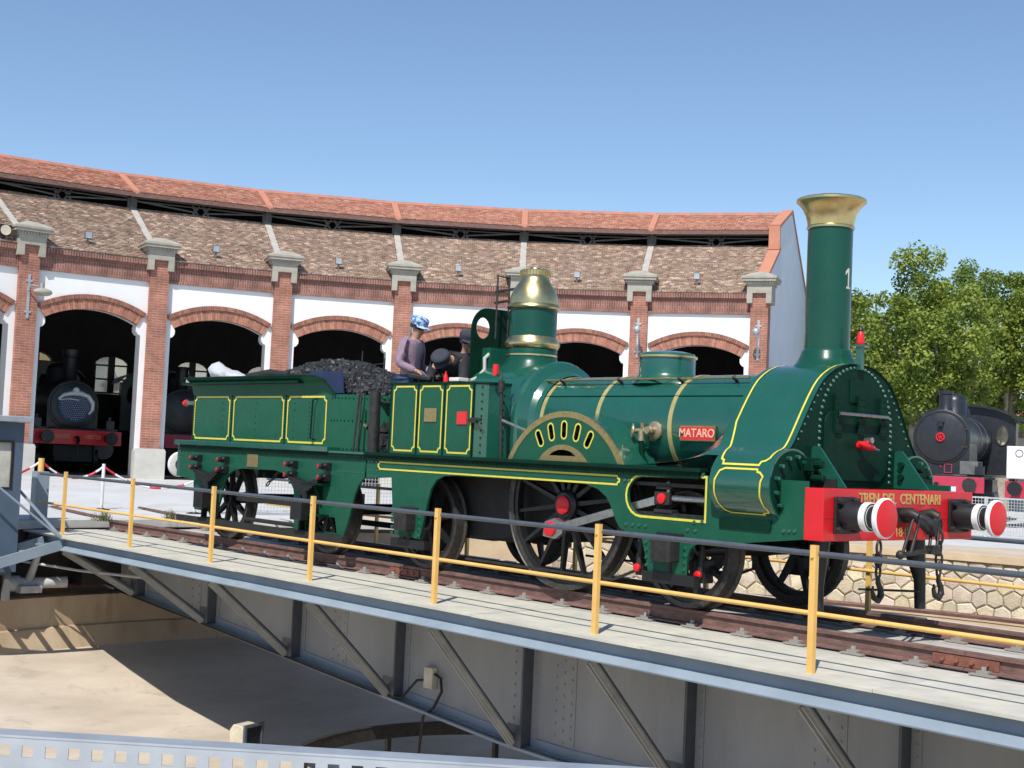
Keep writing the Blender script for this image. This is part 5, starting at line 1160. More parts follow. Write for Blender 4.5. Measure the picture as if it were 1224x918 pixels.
# ================================================================== tender
TE = thing('tender', 'green four wheeled tender with yellow lined panels heaped with coal', 'tender', (-9.8, 0, 0))
TF = [(-12.2, 1.345), (-12.2, .88), (-11.74, .85), (-11.66, .4), (-10.98, .38), (-10.87, .62), (-10.79, .85), (-10.68, .97), (-10.52, 1.04), (-10.3, 1.07), (-9.4, 1.08), (-9.18, 1.05), (-9.0, .96), (-8.9, .84), (-8.86, .7), (-8.84, .3), (-7.64, .3), (-7.53, .55), (-7.44, .83), (-7.36, .97), (-7.27, 1.05), (-7.235, 1.07), (-7.235, 1.345)]
for sy in (-1, 1):
    hole = ring_holes(-8.30, .80, .07, 16, .14)
    plate_xz('frame_plate', TF, [hole, [(-8.55, .3 + .02), (-7.8, .32), (-7.86, .52), (-8.48, .52)]], sy * 1.2, .03, 'green_flat', TE)
    part('sole_plate', MB().box(-12.32, -8.05, min(sy * .9, sy * 1.27), max(sy * .9, sy * 1.27), 1.372, 1.445).box(-8.05, -7.235, min(sy * .9, sy * 1.25), max(sy * .9, sy * 1.25), 1.362, 1.395), 'green', TE, bevel=.008)
    va = MB().box(-12.2, -7.24, min(sy * 1.217, sy * 1.235), max(sy * 1.217, sy * 1.235), 1.295, 1.37)
    for k in range(62): va.rivet((-12.14 + k * .079, sy * 1.235, 1.33), (0, sy, 0), .015)
    part('valance', va, 'green_dark', TE)
    rv = MB()
    for k in range(7): rv.rivet((-12.17, sy * 1.216, .92 + .06 * k), (0, sy, 0), .014); rv.rivet((-12.09, sy * 1.216, .92 + .06 * k), (0, sy, 0), .014)
    for k in range(9): rv.rivet((-7.82 + .068 * k, sy * 1.216, 1.13), (0, sy, 0), .014)
    for x in (-10.55, -10.2, -9.35, -9.2): rv.rivet((x, sy * 1.216, 1.18), (0, sy, 0), .016)
    part('frame_bolts', rv, 'green', TE, kind='stuff')
    part('maker_plate', MB().box(-10.16, -9.86, min(sy * 1.216, sy * 1.228), max(sy * 1.216, sy * 1.228), 1.10, 1.285), 'brass_dull', TE, bevel=.02)
    for x in (-11.1, -8.42):
        spoked_wheel('wheel', .60, x, sy, 9, TE, spw=.05)
        part('axle_box', MB().box(x - .14, x + .12, min(sy * 1.2, sy * 1.47), max(sy * 1.2, sy * 1.47), .45, .70), 'black', TE, bevel=.014)
        gd = MB(); gd.box(x - .19, x - .15, min(sy * 1.217, sy * 1.30), max(sy * 1.217, sy * 1.30), .30, .78); gd.box(x + .14, x + .18, min(sy * 1.217, sy * 1.30), max(sy * 1.217, sy * 1.30), .30, .78); gd.cyl((x, sy * 1.33, .70), (x, sy * 1.33, .86), .04, 8); gd.box(x - .2, x + .18, min(sy * 1.1, sy * 1.3), max(sy * 1.1, sy * 1.3), .27, .31)
        for z in (.42, .56, .68): gd.cyl((x + .14, sy * 1.32, z), (x + .26, sy * 1.32, z), .012, 6)
        part('axle_guard', gd, 'black', TE)
        sp = MB()
        for k in range(6):
            h_ = .52 - .08 * k; z = .96 - .03 * k; sp.prism([(x - .05 - h_ * .82, z + .03 + (h_ ** 2) * .16), (x - .05, z), (x - .05 + h_ * .82, z + .03 + (h_ ** 2) * .16), (x - .05 + h_ * .82, z + .005 + (h_ ** 2) * .16), (x - .05, z - .028), (x - .05 - h_ * .82, z + .005 + (h_ ** 2) * .16)], 'y', sy * 1.24, sy * 1.35)
        part('leaf_spring', sp, 'black', TE)
        for dx in (-.46, .36):
            for z in (1.18, 1.035):
                hg = MB().box(x + dx - .06, x + dx + .07, min(sy * 1.217, sy * 1.30), max(sy * 1.217, sy * 1.30), z - .05, z + .05); hg.cyl((x + dx, sy * 1.29, z), (x + dx, sy * 1.37, z), .035, 8); hg.tube([(x + dx + .02, sy * 1.30, z), (x + dx + .09, sy * 1.33, z + .02)], .022, 6)
                ho_ = part('spring_hanger', hg, 'black', TE, bevel=.008); part('pin_cap', MB().lathe([(.034, 0), (.034, .02), (.001, .03)], (x + dx - .01, sy * 1.37, z), (-.3, sy, 0), 12), 'pin_red', ho_, 40)
    part('tie_bar', MB().box(-12.0, -7.5, min(sy * 1.25, sy * 1.33), max(sy * 1.25, sy * 1.33), .215, .30), 'black_matt', TE)
    part('step', MB().box(-8.5, -8.0, min(sy * 1.2, sy * 1.36), max(sy * 1.2, sy * 1.36), .93, .955).box(-8.5, -8.0, min(sy * 1.2, sy * 1.36), max(sy * 1.2, sy * 1.36), .52, .545), 'green_dark', TE)
    part('step_bracket', MB().prism([(sy * 1.216, .93), (sy * 1.35, .93), (sy * 1.216, .62)], 'x', -8.2, -8.18), 'green_dark', TE)
    # tank side lining and rivets
    li = MB()
    for a, b in ((-12.02, -10.95), (-10.82, -9.44), (-9.33, -8.36)): lining_xz(li, notched(a, b, 1.485, 2.115, .055), sy * 1.106, .026)
    part('tank_lining', li, 'yellow', TE)
    rv = MB()
    for x in (-12.04, -10.885, -9.385):
        for k in range(17): rv.rivet((x, sy * 1.102, 1.47 + .041 * k), (0, sy, 0), .018)
    for x, n_ in ((-11.15, 6), (-10.2, 6), (-9.15, 6), (-8.78, 9)):
        for k in range(n_): rv.rivet((x, sy * 1.102, 1.55 + (.095 if n_ == 6 else .06) * k), (0, sy, 0), .009)
    part('tank_rivets', rv, 'green_dark', TE, kind='stuff')
    part('tank_handrail', MB().tube([(-8.58, sy * 1.11, 2.09), (-8.60, sy * 1.17, 2.07), (-8.62, sy * 1.17, 1.55), (-8.60, sy * 1.11, 1.53)], .014, 6), 'green_dark', TE)
    # flared collar
    fl = MB(); A, B = [], []
    for k in range(25):
        x = -12.10 + (3.95) * k / 24; f = max(0, (x + 8.60) / .45); A.append((x, sy * 1.10, 2.15)); B.append((x, sy * (1.115 + .15 * (1 - f) ** .6 if f < 1 else 1.115), 2.15 + .245 * math.sqrt(max(.0, 1 - f * f)) + .005))
    M_ = [((a[0]), (a[1] * .75 + b[1] * .25), (a[2] * .35 + b[2] * .65)) for a, b in zip(A, B)]
    fl.strip(A, M_); fl.strip(M_, B); part('flared_collar', fl, 'green_flat', TE, 60)
    part('collar_bead', MB().tube(B, .014, 6), 'green_dark', TE, 60)
    y = sy * .95
    bs = part('buffer', MB().lathe([(.13, 0), (.13, .26), (.10, .27), (.10, .40)], (-12.3, y, 1.05), (-1, 0, 0), 24), 'black', TE, 35)
    part('buffer_head', MB().lathe([(.10, .37), (.19, .385), (.2, .4), (.2, .43), (.001, .44)], (-12.3, y, 1.05), (-1, 0, 0), 32), 'white', bs, 30)
# tank with rounded front corners
tp = [(-12.08, -1.1), (-8.3, -1.1)] + [(-8.3 + .9 * math.sin(math.radians(a)), -.25 - .85 * math.cos(math.radians(a))) for a in range(8, 91, 8)] + [(-7.40, -.2), (-7.40, .2)]
tp += [(p[0], -p[1]) for p in reversed(tp[:-2])]
part('tank', MB().prism(tp, 'z', 1.40, 2.15), 'green_flat', TE, 25)
rv = MB()
for z in (1.425, 1.80, 2.10):
    for a in range(4, 90, 4): rv.rivet((-8.3 + .903 * math.sin(math.radians(a)), -.25 - .853 * math.cos(math.radians(a)), z), (math.sin(math.radians(a)), -math.cos(math.radians(a)), 0), .011)
part('tank_seam_rivets', rv, 'green_dark', TE, kind='stuff')
part('tank_top', MB().box(-12.25, -8.9, -1.24, 1.24, 2.30, 2.335), 'green_dark', TE)
part('top_boards', MB().box(-12.28, -10.4, -1.15, -.80, 2.336, 2.40).box(-12.28, -11.2, -.75, .9, 2.336, 2.385), 'ribcap', TE)
part('rear_beam', MB().box(-12.32, -12.21, -1.2, 1.2, .88, 1.37), 'green', TE)
for x in (-11.1, -8.42): axle(x, .60, TE)
part('under_tank', MB().box(-11.9, -7.5, -.72, .72, 1.10, 1.36), 'black_matt', TE)
part('brake_beam', MB().box(-10.75, -8.8, -1.02, -.98, .585, .70).cyl((-10.5, -1.0, .33), (-8.9, -1.0, .33), .03, 8), 'black_matt', TE)
ch_ = MB()
for k in range(6):
    p = Vector((-9.75 + .055 * k * 1.6, -1.1, .88 + .055 * k)); 
    ch_.tube([p + Vector((.052 * math.cos(a), (.02 * math.sin(a) if k % 2 else 0), .03 * math.cos(a) + (0 if k % 2 else .025 * math.sin(a)))) for a in [2 * math.pi * q / 10 for q in range(10)]], .010, 5, True)
part('brake_chain', ch_, 'iron_grey', TE)
hb = MB().cyl((-7.32, -1.05, 1.40), (-7.32, -1.05, 2.18), .075, 14); part('brake_column', hb, 'iron_grey', TE, 40)
lad = MB()
for x, t_ in ((-7.72, -7.66), (-7.62, -7.62)): lad.tube([(x, -1.08, 1.40), (t_, -1.06, 2.18)], .013, 6)
lad.tube([(-7.66, -1.06, 2.15), (-7.64, -1.06, 2.72)], .008, 6); lad.tube([(-7.2, -1.02, 2.15), (-7.2, -1.02, 2.62)], .012, 6); lad.tube([(-7.66, -1.05, 2.52), (-7.2, -1.02, 2.55)], .006, 5)
part('guard_rods', lad, 'iron_grey', TE)
part('valve_key', MB().tube([(-7.5, -1.02, 1.70), (-7.48, -1.08, 1.75), (-7.42, -1.08, 1.72)], .02, 6), 'brass', TE)
rl = part('rear_lamp_bar', MB().box(-12.5, -12.05, -1.03, -.97, 2.0, 2.06), 'green', TE); part('rear_lamp', MB().lathe([(.045, 0), (.055, .03), (.04, .10), (.001, .11)], (-12.47, -1.0, 2.03), (-1, 0, 0), 14), 'red_cap', rl, 40)
part('blue_sheet', MB().add([(-8.80, -1.02, 2.17), (-8.10, -1.02, 2.17), (-8.42, -.84, 2.48), (-9.22, -.84, 2.51), (-8.80, -1.0, 2.16), (-8.10, -1.0, 2.16), (-8.42, -.82, 2.47), (-9.22, -.82, 2.50)], [(0, 1, 2, 3), (7, 6, 5, 4), (0, 4, 5, 1), (1, 5, 6, 2), (2, 6, 7, 3), (3, 7, 4, 0)]), 'blue_plate', TE)
part('blue_rail', MB().box(-10.3, -9.5, -.93, -.90, 2.36, 2.40), 'blue_plate', TE)
# coal
def coal_top(x, y):
    pts = [(-11.6, 2.34), (-11.2, 2.40), (-10.6, 2.58), (-9.9, 2.72), (-9.4, 2.70), (-8.9, 2.58), (-8.5, 2.46), (-8.0, 2.36), (-7.6, 2.22), (-7.35, 2.10)]
    for a, b in zip(pts[:-1], pts[1:]):
        if a[0] <= x <= b[0]: z = a[1] + (b[1] - a[1]) * (x - a[0]) / (b[0] - a[0]); break
    else: z = 2.1
    return 2.10 + (z - 2.10) * max(0, 1 - (abs(y) / 1.0) ** 2.4)
rc_ = random.Random(9); co = MB(); cubev = [(-1, -1, -1), (1, -1, -1), (1, 1, -1), (-1, 1, -1), (-1, -1, 1), (1, -1, 1), (1, 1, 1), (-1, 1, 1)]
for k in range(5200):
    x = rc_.uniform(-11.4, -7.42); y = rc_.uniform(-.86, .86)
    if x > -8.3 and abs(y) > .25 + .6 * math.sqrt(max(0, 1 - ((x + 8.3) / .9) ** 2)): continue
    z = coal_top(x, y) - abs(rc_.gauss(0, .035)); s_ = rc_.uniform(.016, .036) * (1.3 if rc_.random() < .15 else 1)
    M_ = Matrix.Translation((x, y, z)) @ Matrix.Rotation(rc_.uniform(0, 6.28), 4, 'Z') @ Matrix.Rotation(rc_.uniform(0, 6.28), 4, 'X')
    vs_ = [M_ @ Vector((q[0] * s_ * rc_.uniform(.6, 1.25), q[1] * s_ * rc_.uniform(.5, 1.1), q[2] * s_ * rc_.uniform(.5, 1))) for q in cubev]
    co.add(vs_, [(0, 3, 2, 1), (4, 5, 6, 7), (0, 1, 5, 4), (1, 2, 6, 5), (2, 3, 7, 6), (3, 0, 4, 7)])
nxg, nyg = 30, 12; o0 = len(co.v)
for i in range(nxg + 1):
    for j in range(nyg + 1):
        x = -11.5 + 4.05 * i / nxg; y = -.8 + 1.6 * j / nyg; co.v.append((x, y, coal_top(x, y) - .07))
for i in range(nxg):
    for j in range(nyg): a = o0 + i * (nyg + 1) + j; co.f.append((a, a + nyg + 1, a + nyg + 2, a + 1))
cl_ = part('coal_heap', co, 'coal', kind='stuff'); tag(cl_, 'heap of black lump coal piled on the tender', 'coal')
cg = MB()
for k in range(120):
    x = rc_.uniform(-7.25, -7.0); y = rc_.uniform(-1.0, -.5); s_ = rc_.uniform(.03, .055); z = 1.42 + rc_.uniform(0, .42) * (1 - (x + 7.25) / .4)
    cg.add([Vector((x, y, z)) + Vector((q[0] * s_ * rc_.uniform(.6, 1.2), q[1] * s_ * rc_.uniform(.6, 1.2), q[2] * s_ * rc_.uniform(.5, 1))) for q in cubev], [(0, 3, 2, 1), (4, 5, 6, 7), (0, 1, 5, 4), (1, 2, 6, 5), (2, 3, 7, 6), (3, 0, 4, 7)])
tag(part('spilled_coal', cg, 'coal', kind='stuff'), 'spilled coal lumps on the footplate in front of the tender tank', 'coal')
sk = MB(); rs2 = random.Random(4); rows = []
for i in range(9):
    f = i / 8; w_ = .05 + .34 * math.sin(math.pi * (.22 + .7 * f)); x = -11.98 + .95 * f
    rows.append([(x + rs2.uniform(-.03, .03), -.80 + w_ * math.cos(a) * .5, 2.40 + max(-.02, (.24 * (1 - f) ** 1.2 + .05) * (math.sin(a) * .5 + .5)) + rs2.uniform(-.022, .022)) for a in [2 * math.pi * q / 14 for q in range(15)]])
for i in range(8): sk.strip(rows[i], rows[i + 1])
tag(part('plastic_sack', sk, 'sack', smooth=80), 'crumpled white plastic sack lying on top of the tender', 'sack')
bd = MB(); bd.tube([(-10.75, -.95, 2.43), (-10.2, -.9, 2.47), (-9.6, -.95, 2.44)], [.05, .07, .04], 8); bd.tube([(-10.9, -.85, 2.42), (-9.9, -.8, 2.46)], .05, 6)
tag(part('rolled_tarpaulin', bd, 'black_matt', smooth=60), 'dark rolled tarpaulin beside the white sack on the tender', 'tarpaulin')

# ================================================================== people
def skinned(name, pts, edges, radii, material, parent, M, root=0, sub=2):
    me = bpy.data.meshes.new(name); me.from_pydata([tuple(p) for p in pts], edges, [])
    o = link(name, me, material, parent, M)
    o.modifiers.new('skin', 'SKIN')
    for i, v in enumerate(me.skin_vertices[0].data): v.radius = radii[i] if isinstance(radii[i], tuple) else (radii[i], radii[i]); v.use_root = (i == root)
    o.modifiers['skin'].use_smooth_shade = True
    s_ = o.modifiers.new('sub', 'SUBSURF'); s_.levels = sub; s_.render_levels = sub
    return o
def person(label, loc, heading, J, shirt, trousers, hat, hatm, vest=None, gloves=None):
    M = Matrix.Translation(Vector(loc)) @ Matrix.Rotation(heading, 4, 'Z')
    t = thing('person', label, 'person', loc, 'people on the footplate')
    V = {k: Vector(v) for k, v in J.items()}
    hd = (V['head'] - V['neck']).normalized(); fw = (V['face'] - V['head']).normalized(); sd_ = hd.cross(fw).normalized()
    order = ['pelvis', 'spine', 'chest', 'neck', 'jaw', 'head', 'crown', 'shl', 'ell', 'wrl', 'pal', 'shr', 'elr', 'wrr', 'par', 'hil', 'knl', 'anl', 'tol', 'hir', 'knr', 'anr', 'tor']
    V['jaw'] = V['head'] - hd * .085 + fw * .02; V['crown'] = V['head'] + hd * .085
    V['pal'] = V['wrl'] + (V['wrl'] - V['ell']).normalized() * .08; V['par'] = V['wrr'] + (V['wrr'] - V['elr']).normalized() * .08
    rad = dict(pelvis=.125, spine=.115, chest=.105, neck=.055, jaw=.068, head=.093, crown=.07, shl=.045, ell=.04, wrl=.03, pal=.036, shr=.045, elr=.04, wrr=.03, par=.036, hil=.09, knl=.058, anl=.042, tol=.038, hir=.09, knr=.058, anr=.042, tor=.038)
    pts = [V[k] for k in order]; r_ = [rad[k] for k in order]; ix = {k: i for i, k in enumerate(order)}
    E_ = [(ix[a], ix[b]) for a, b in (('pelvis', 'spine'), ('spine', 'chest'), ('chest', 'neck'), ('neck', 'jaw'), ('jaw', 'head'), ('head', 'crown'), ('chest', 'shl'), ('shl', 'ell'), ('ell', 'wrl'), ('wrl', 'pal'), ('chest', 'shr'), ('shr', 'elr'), ('elr', 'wrr'), ('wrr', 'par'), ('pelvis', 'hil'), ('hil', 'knl'), ('knl', 'anl'), ('anl', 'tol'), ('pelvis', 'hir'), ('hir', 'knr'), ('knr', 'anr'), ('anr', 'tor'))]
    for s_, pk, ek in ((1, 'pal', 'wrl'), (-1, 'par', 'wrr')):
        d = (V[pk] - V[ek]).normalized(); side = d.cross(Vector((0, 0, 1))).normalized(); dn = Vector((0, 0, -1))
        for k, (off, ln) in enumerate(((-.03, .065), (-.01, .08), (.01, .075), (.03, .055))):
            a = V[pk] + d * .02 + side * off; b = a + d * ln * .55 + dn * .01; c_ = b + d * ln * .25 + dn * ln * .5
            i0 = len(pts); pts += [a, b, c_]; r_ += [.012, .010, .008]; E_ += [(ix[pk], i0), (i0, i0 + 1), (i0 + 1, i0 + 2)]
        a = V[ek] + d * .03 - side * .035 * s_; b = a + d * .045 - side * .02 * s_ + dn * .015; i0 = len(pts); pts += [a, b]; r_ += [.013, .010]; E_ += [(ix[ek], i0), (i0, i0 + 1)]
    body = skinned('body', pts, E_, r_, 'skin', t, M)
    # face: nose, ears, eyes
    fc = MB(); c0 = V['head'] + fw * .082
    fc.add([c0 + hd * .02 + sd_ * .004, c0 - hd * .035 + sd_ * .018, c0 - hd * .035 - sd_ * .018, c0 - hd * .03 + fw * .028, c0 + hd * .02 - sd_ * .004], [(0, 1, 3), (0, 3, 4), (4, 3, 2), (1, 2, 3)])
    for s_ in (-1, 1): fc.sphere(V['head'] + sd_ * .086 * s_ - hd * .01 - fw * .005, .026, 8, 6, (.6, .6, 1.1))
    part('nose_and_ears', fc, 'skin', body, 60, M=M)
    ey = MB()
    for s_ in (-1, 1): ey.sphere(V['head'] + fw * .083 + sd_ * .033 * s_ + hd * .012, .010, 8, 6)
    ey.bar(c0 - hd * .055 - sd_ * .022 + fw * .002, c0 - hd * .055 + sd_ * .022 + fw * .002, .008, .008); part('eyes_and_mouth', ey, 'dark_cloth', body, 60, M=M)
    # clothes
    so = ['pelvis', 'spine', 'chest', 'collar', 'shl', 'ell', 'cul', 'shr', 'elr', 'cur', 'hem']
    V['collar'] = V['neck'] * .75 + V['chest'] * .25; V['cul'] = V['ell'].lerp(V['wrl'], .93); V['cur'] = V['elr'].lerp(V['wrr'], .93); V['hem'] = V['pelvis'] + (V['pelvis'] - V['spine']).normalized() * .14
    sr = dict(pelvis=.142, spine=.132, chest=.152, collar=.10, shl=.088, ell=.064, cul=.048, shr=.088, elr=.064, cur=.048, hem=.145)
    si = {k: i for i, k in enumerate(so)}
    skinned('shirt', [V[k] for k in so], [(si[a], si[b]) for a, b in (('pelvis', 'spine'), ('spine', 'chest'), ('chest', 'collar'), ('chest', 'shl'), ('shl', 'ell'), ('ell', 'cul'), ('chest', 'shr'), ('shr', 'elr'), ('elr', 'cur'), ('pelvis', 'hem'))], [sr[k] for k in so], shirt, t, M)
    to = ['pelvis', 'hil', 'knl', 'anl', 'hir', 'knr', 'anr']; ti = {k: i for i, k in enumerate(to)}
    skinned('trousers', [V[k] for k in to], [(ti[a], ti[b]) for a, b in (('pelvis', 'hil'), ('hil', 'knl'), ('knl', 'anl'), ('pelvis', 'hir'), ('hir', 'knr'), ('knr', 'anr'))], [.145, .112, .08, .066, .112, .08, .066], trousers, t, M)
    for a, b in (('anl', 'tol'), ('anr', 'tor')): skinned('shoe', [V[a] + Vector((-.03, 0, 0)), V[a].lerp(V[b], .5), V[b]], [(0, 1), (1, 2)], [.055, .055, .05], 'black_matt', t, M)
    if vest:
        f_ = (V['face'] - V['head']); f_.z = 0; f_ = f_.normalized() * .075
        skinned('undershirt', [V['hem'] + f_, V['pelvis'] + f_, V['spine'] + f_ * 1.05, V['chest'] + f_ * 1.1, V['collar'] + f_ * .55], [(0, 1), (1, 2), (2, 3), (3, 4)], [.09, .095, .09, .10, .065], vest, t, M)
    if gloves:
        for pk, ek in (('pal', 'wrl'), ('par', 'wrr')):
            d = (V[pk] - V[ek]).normalized(); sgn = 1
            gp, ge, gr = [V[ek], V[pk] + d * .02], [(0, 1)], [.042, .046]; side = d.cross(Vector((0, 0, 1))).normalized()
            for off, ln in ((-.032, .06), (-.011, .075), (.011, .07), (.032, .05)):
                i0 = len(gp); gp += [V[pk] + d * .035 + side * off, V[pk] + d * (.035 + ln) + side * off + Vector((0, 0, -.02))]; gr += [.016, .014]; ge += [(1, i0), (i0, i0 + 1)]
            skinned('glove', gp, ge, gr, gloves, t, M, sub=1)
    # cap with brim
    cp_ = MB(); R_ = Matrix((( fw.x, sd_.x, hd.x, 0), (fw.y, sd_.y, hd.y, 0), (fw.z, sd_.z, hd.z, 0), (0, 0, 0, 1)))
    Mh = Matrix.Translation(V['head'] + hd * .035) @ R_
    if hat:
        cp_.lathe([(.112, -.01), (.122, .035), (.120, .075), (.095, .10), (.03, .113), (.001, .113)], (0, 0, 0), (0, 0, 1), 24); cp_.xf(Mh)
        co_ = part('cap', cp_, hatm, t, 60, M=M)
        bm_ = MB(); a_, b_ = [], []
        for k in range(13):
            a = math.radians(-75 + 150 * k / 12); a_.append((.108 * math.cos(a), .108 * math.sin(a), .0)); b_.append((.108 * math.cos(a) + .085 * max(.1, math.cos(a)), .118 * math.sin(a), -.022))
        bm_.strip(a_, b_); bm_.strip([(p[0], p[1], p[2] - .008) for p in a_], [(p[0], p[1], p[2] - .008) for p in b_]); bm_.strip(b_, [(p[0], p[1], p[2] - .008) for p in b_]); bm_.xf(Mh)
        part('brim', bm_, hatm, co_, 60, M=M)
        part('hair', MB().lathe([(.099, -.06), (.106, -.02), (.108, .02)], (-.008, 0, 0), (0, 0, 1), 20, math.radians(70) , math.radians(290)).xf(Mh), 'dark_cloth', t, 60, M=M)
    return t
stand = dict(pelvis=(0, 0, .95), spine=(.01, 0, 1.14), chest=(.03, 0, 1.33), neck=(.06, 0, 1.50), head=(.10, 0, 1.645), face=(.19, 0, 1.615), shl=(.03, .19, 1.43), ell=(.0, .25, 1.15), wrl=(.24, .14, 1.07), shr=(.03, -.19, 1.43), elr=(-.02, -.26, 1.15), wrr=(.22, -.17, 1.05), hil=(0, .10, .90), knl=(.03, .12, .49), anl=(0, .12, .09), tol=(.15, .14, .04), hir=(0, -.10, .90), knr=(.03, -.12, .49), anr=(0, -.12, .09), tor=(.15, -.14, .04))
person('man in plum shirt and blue checked cap standing between tender and cab', (-7.05, -.72, 1.40), math.radians(22), stand, 'shirt', 'denim', True, 'cap_blue', 'vest', 'glove')
bend = dict(pelvis=(-.32, 0, .93), spine=(-.22, 0, 1.08), chest=(-.05, 0, 1.20), neck=(.10, 0, 1.24), head=(.24, 0, 1.245), face=(.29, 0, 1.165), shl=(.0, .19, 1.22), ell=(.10, .24, .98), wrl=(.26, .14, .84), shr=(.0, -.19, 1.22), elr=(.10, -.24, .98), wrr=(.26, -.14, .84), hil=(-.32, .10, .88), knl=(-.18, .12, .48), anl=(-.25, .12, .09), tol=(-.10, .14, .04), hir=(-.32, -.10, .88), knr=(-.18, -.12, .48), anr=(-.25, -.12, .09), tor=(-.10, -.14, .04))
person('person in black clothes and dark cap bending down over the footplate', (-6.62, -.40, 1.405), math.radians(-62), bend, 'dark_cloth', 'dark_cloth', True, 'cap_dark', None, 'glove')
st3 = dict(stand); 
person('person in dark cap half hidden behind the green weatherboard', (-7.16, .25, 1.30), math.radians(-8), st3, 'dark_cloth', 'dark_cloth', True, 'cap_dark')
tl = MB().bar((-6.86, -.86, 2.40), (-6.58, -.72, 2.36), .10, .06); tag(part('tool_bag', tl, 'black', bevel=.015), 'dark bag held in gloved hands by the man in plum shirt', 'bag')
TB = thing('tool_box', 'red and white tool box with a red bottle on the footplate near the weatherboard', 'tool box', (-6.33, -.42, 1.40))
part('box', MB().box(-6.42, -6.24, -.56, -.30, 1.403, 2.28), 'black_matt', TB); part('red_lid', MB().box(-6.42, -6.24, -.56, -.30, 2.281, 2.34), 'plaid', TB, bevel=.01); part('white_band', MB().box(-6.425, -6.235, -.565, -.295, 2.341, 2.39), 'white', TB, bevel=.008)
part('bottle', MB().lathe([(.03, 0), (.03, .10), (.012, .14), (.012, .17)], (-6.42, -.62, 2.30), (0, 0, 1), 12), 'red_cap', TB, 40)

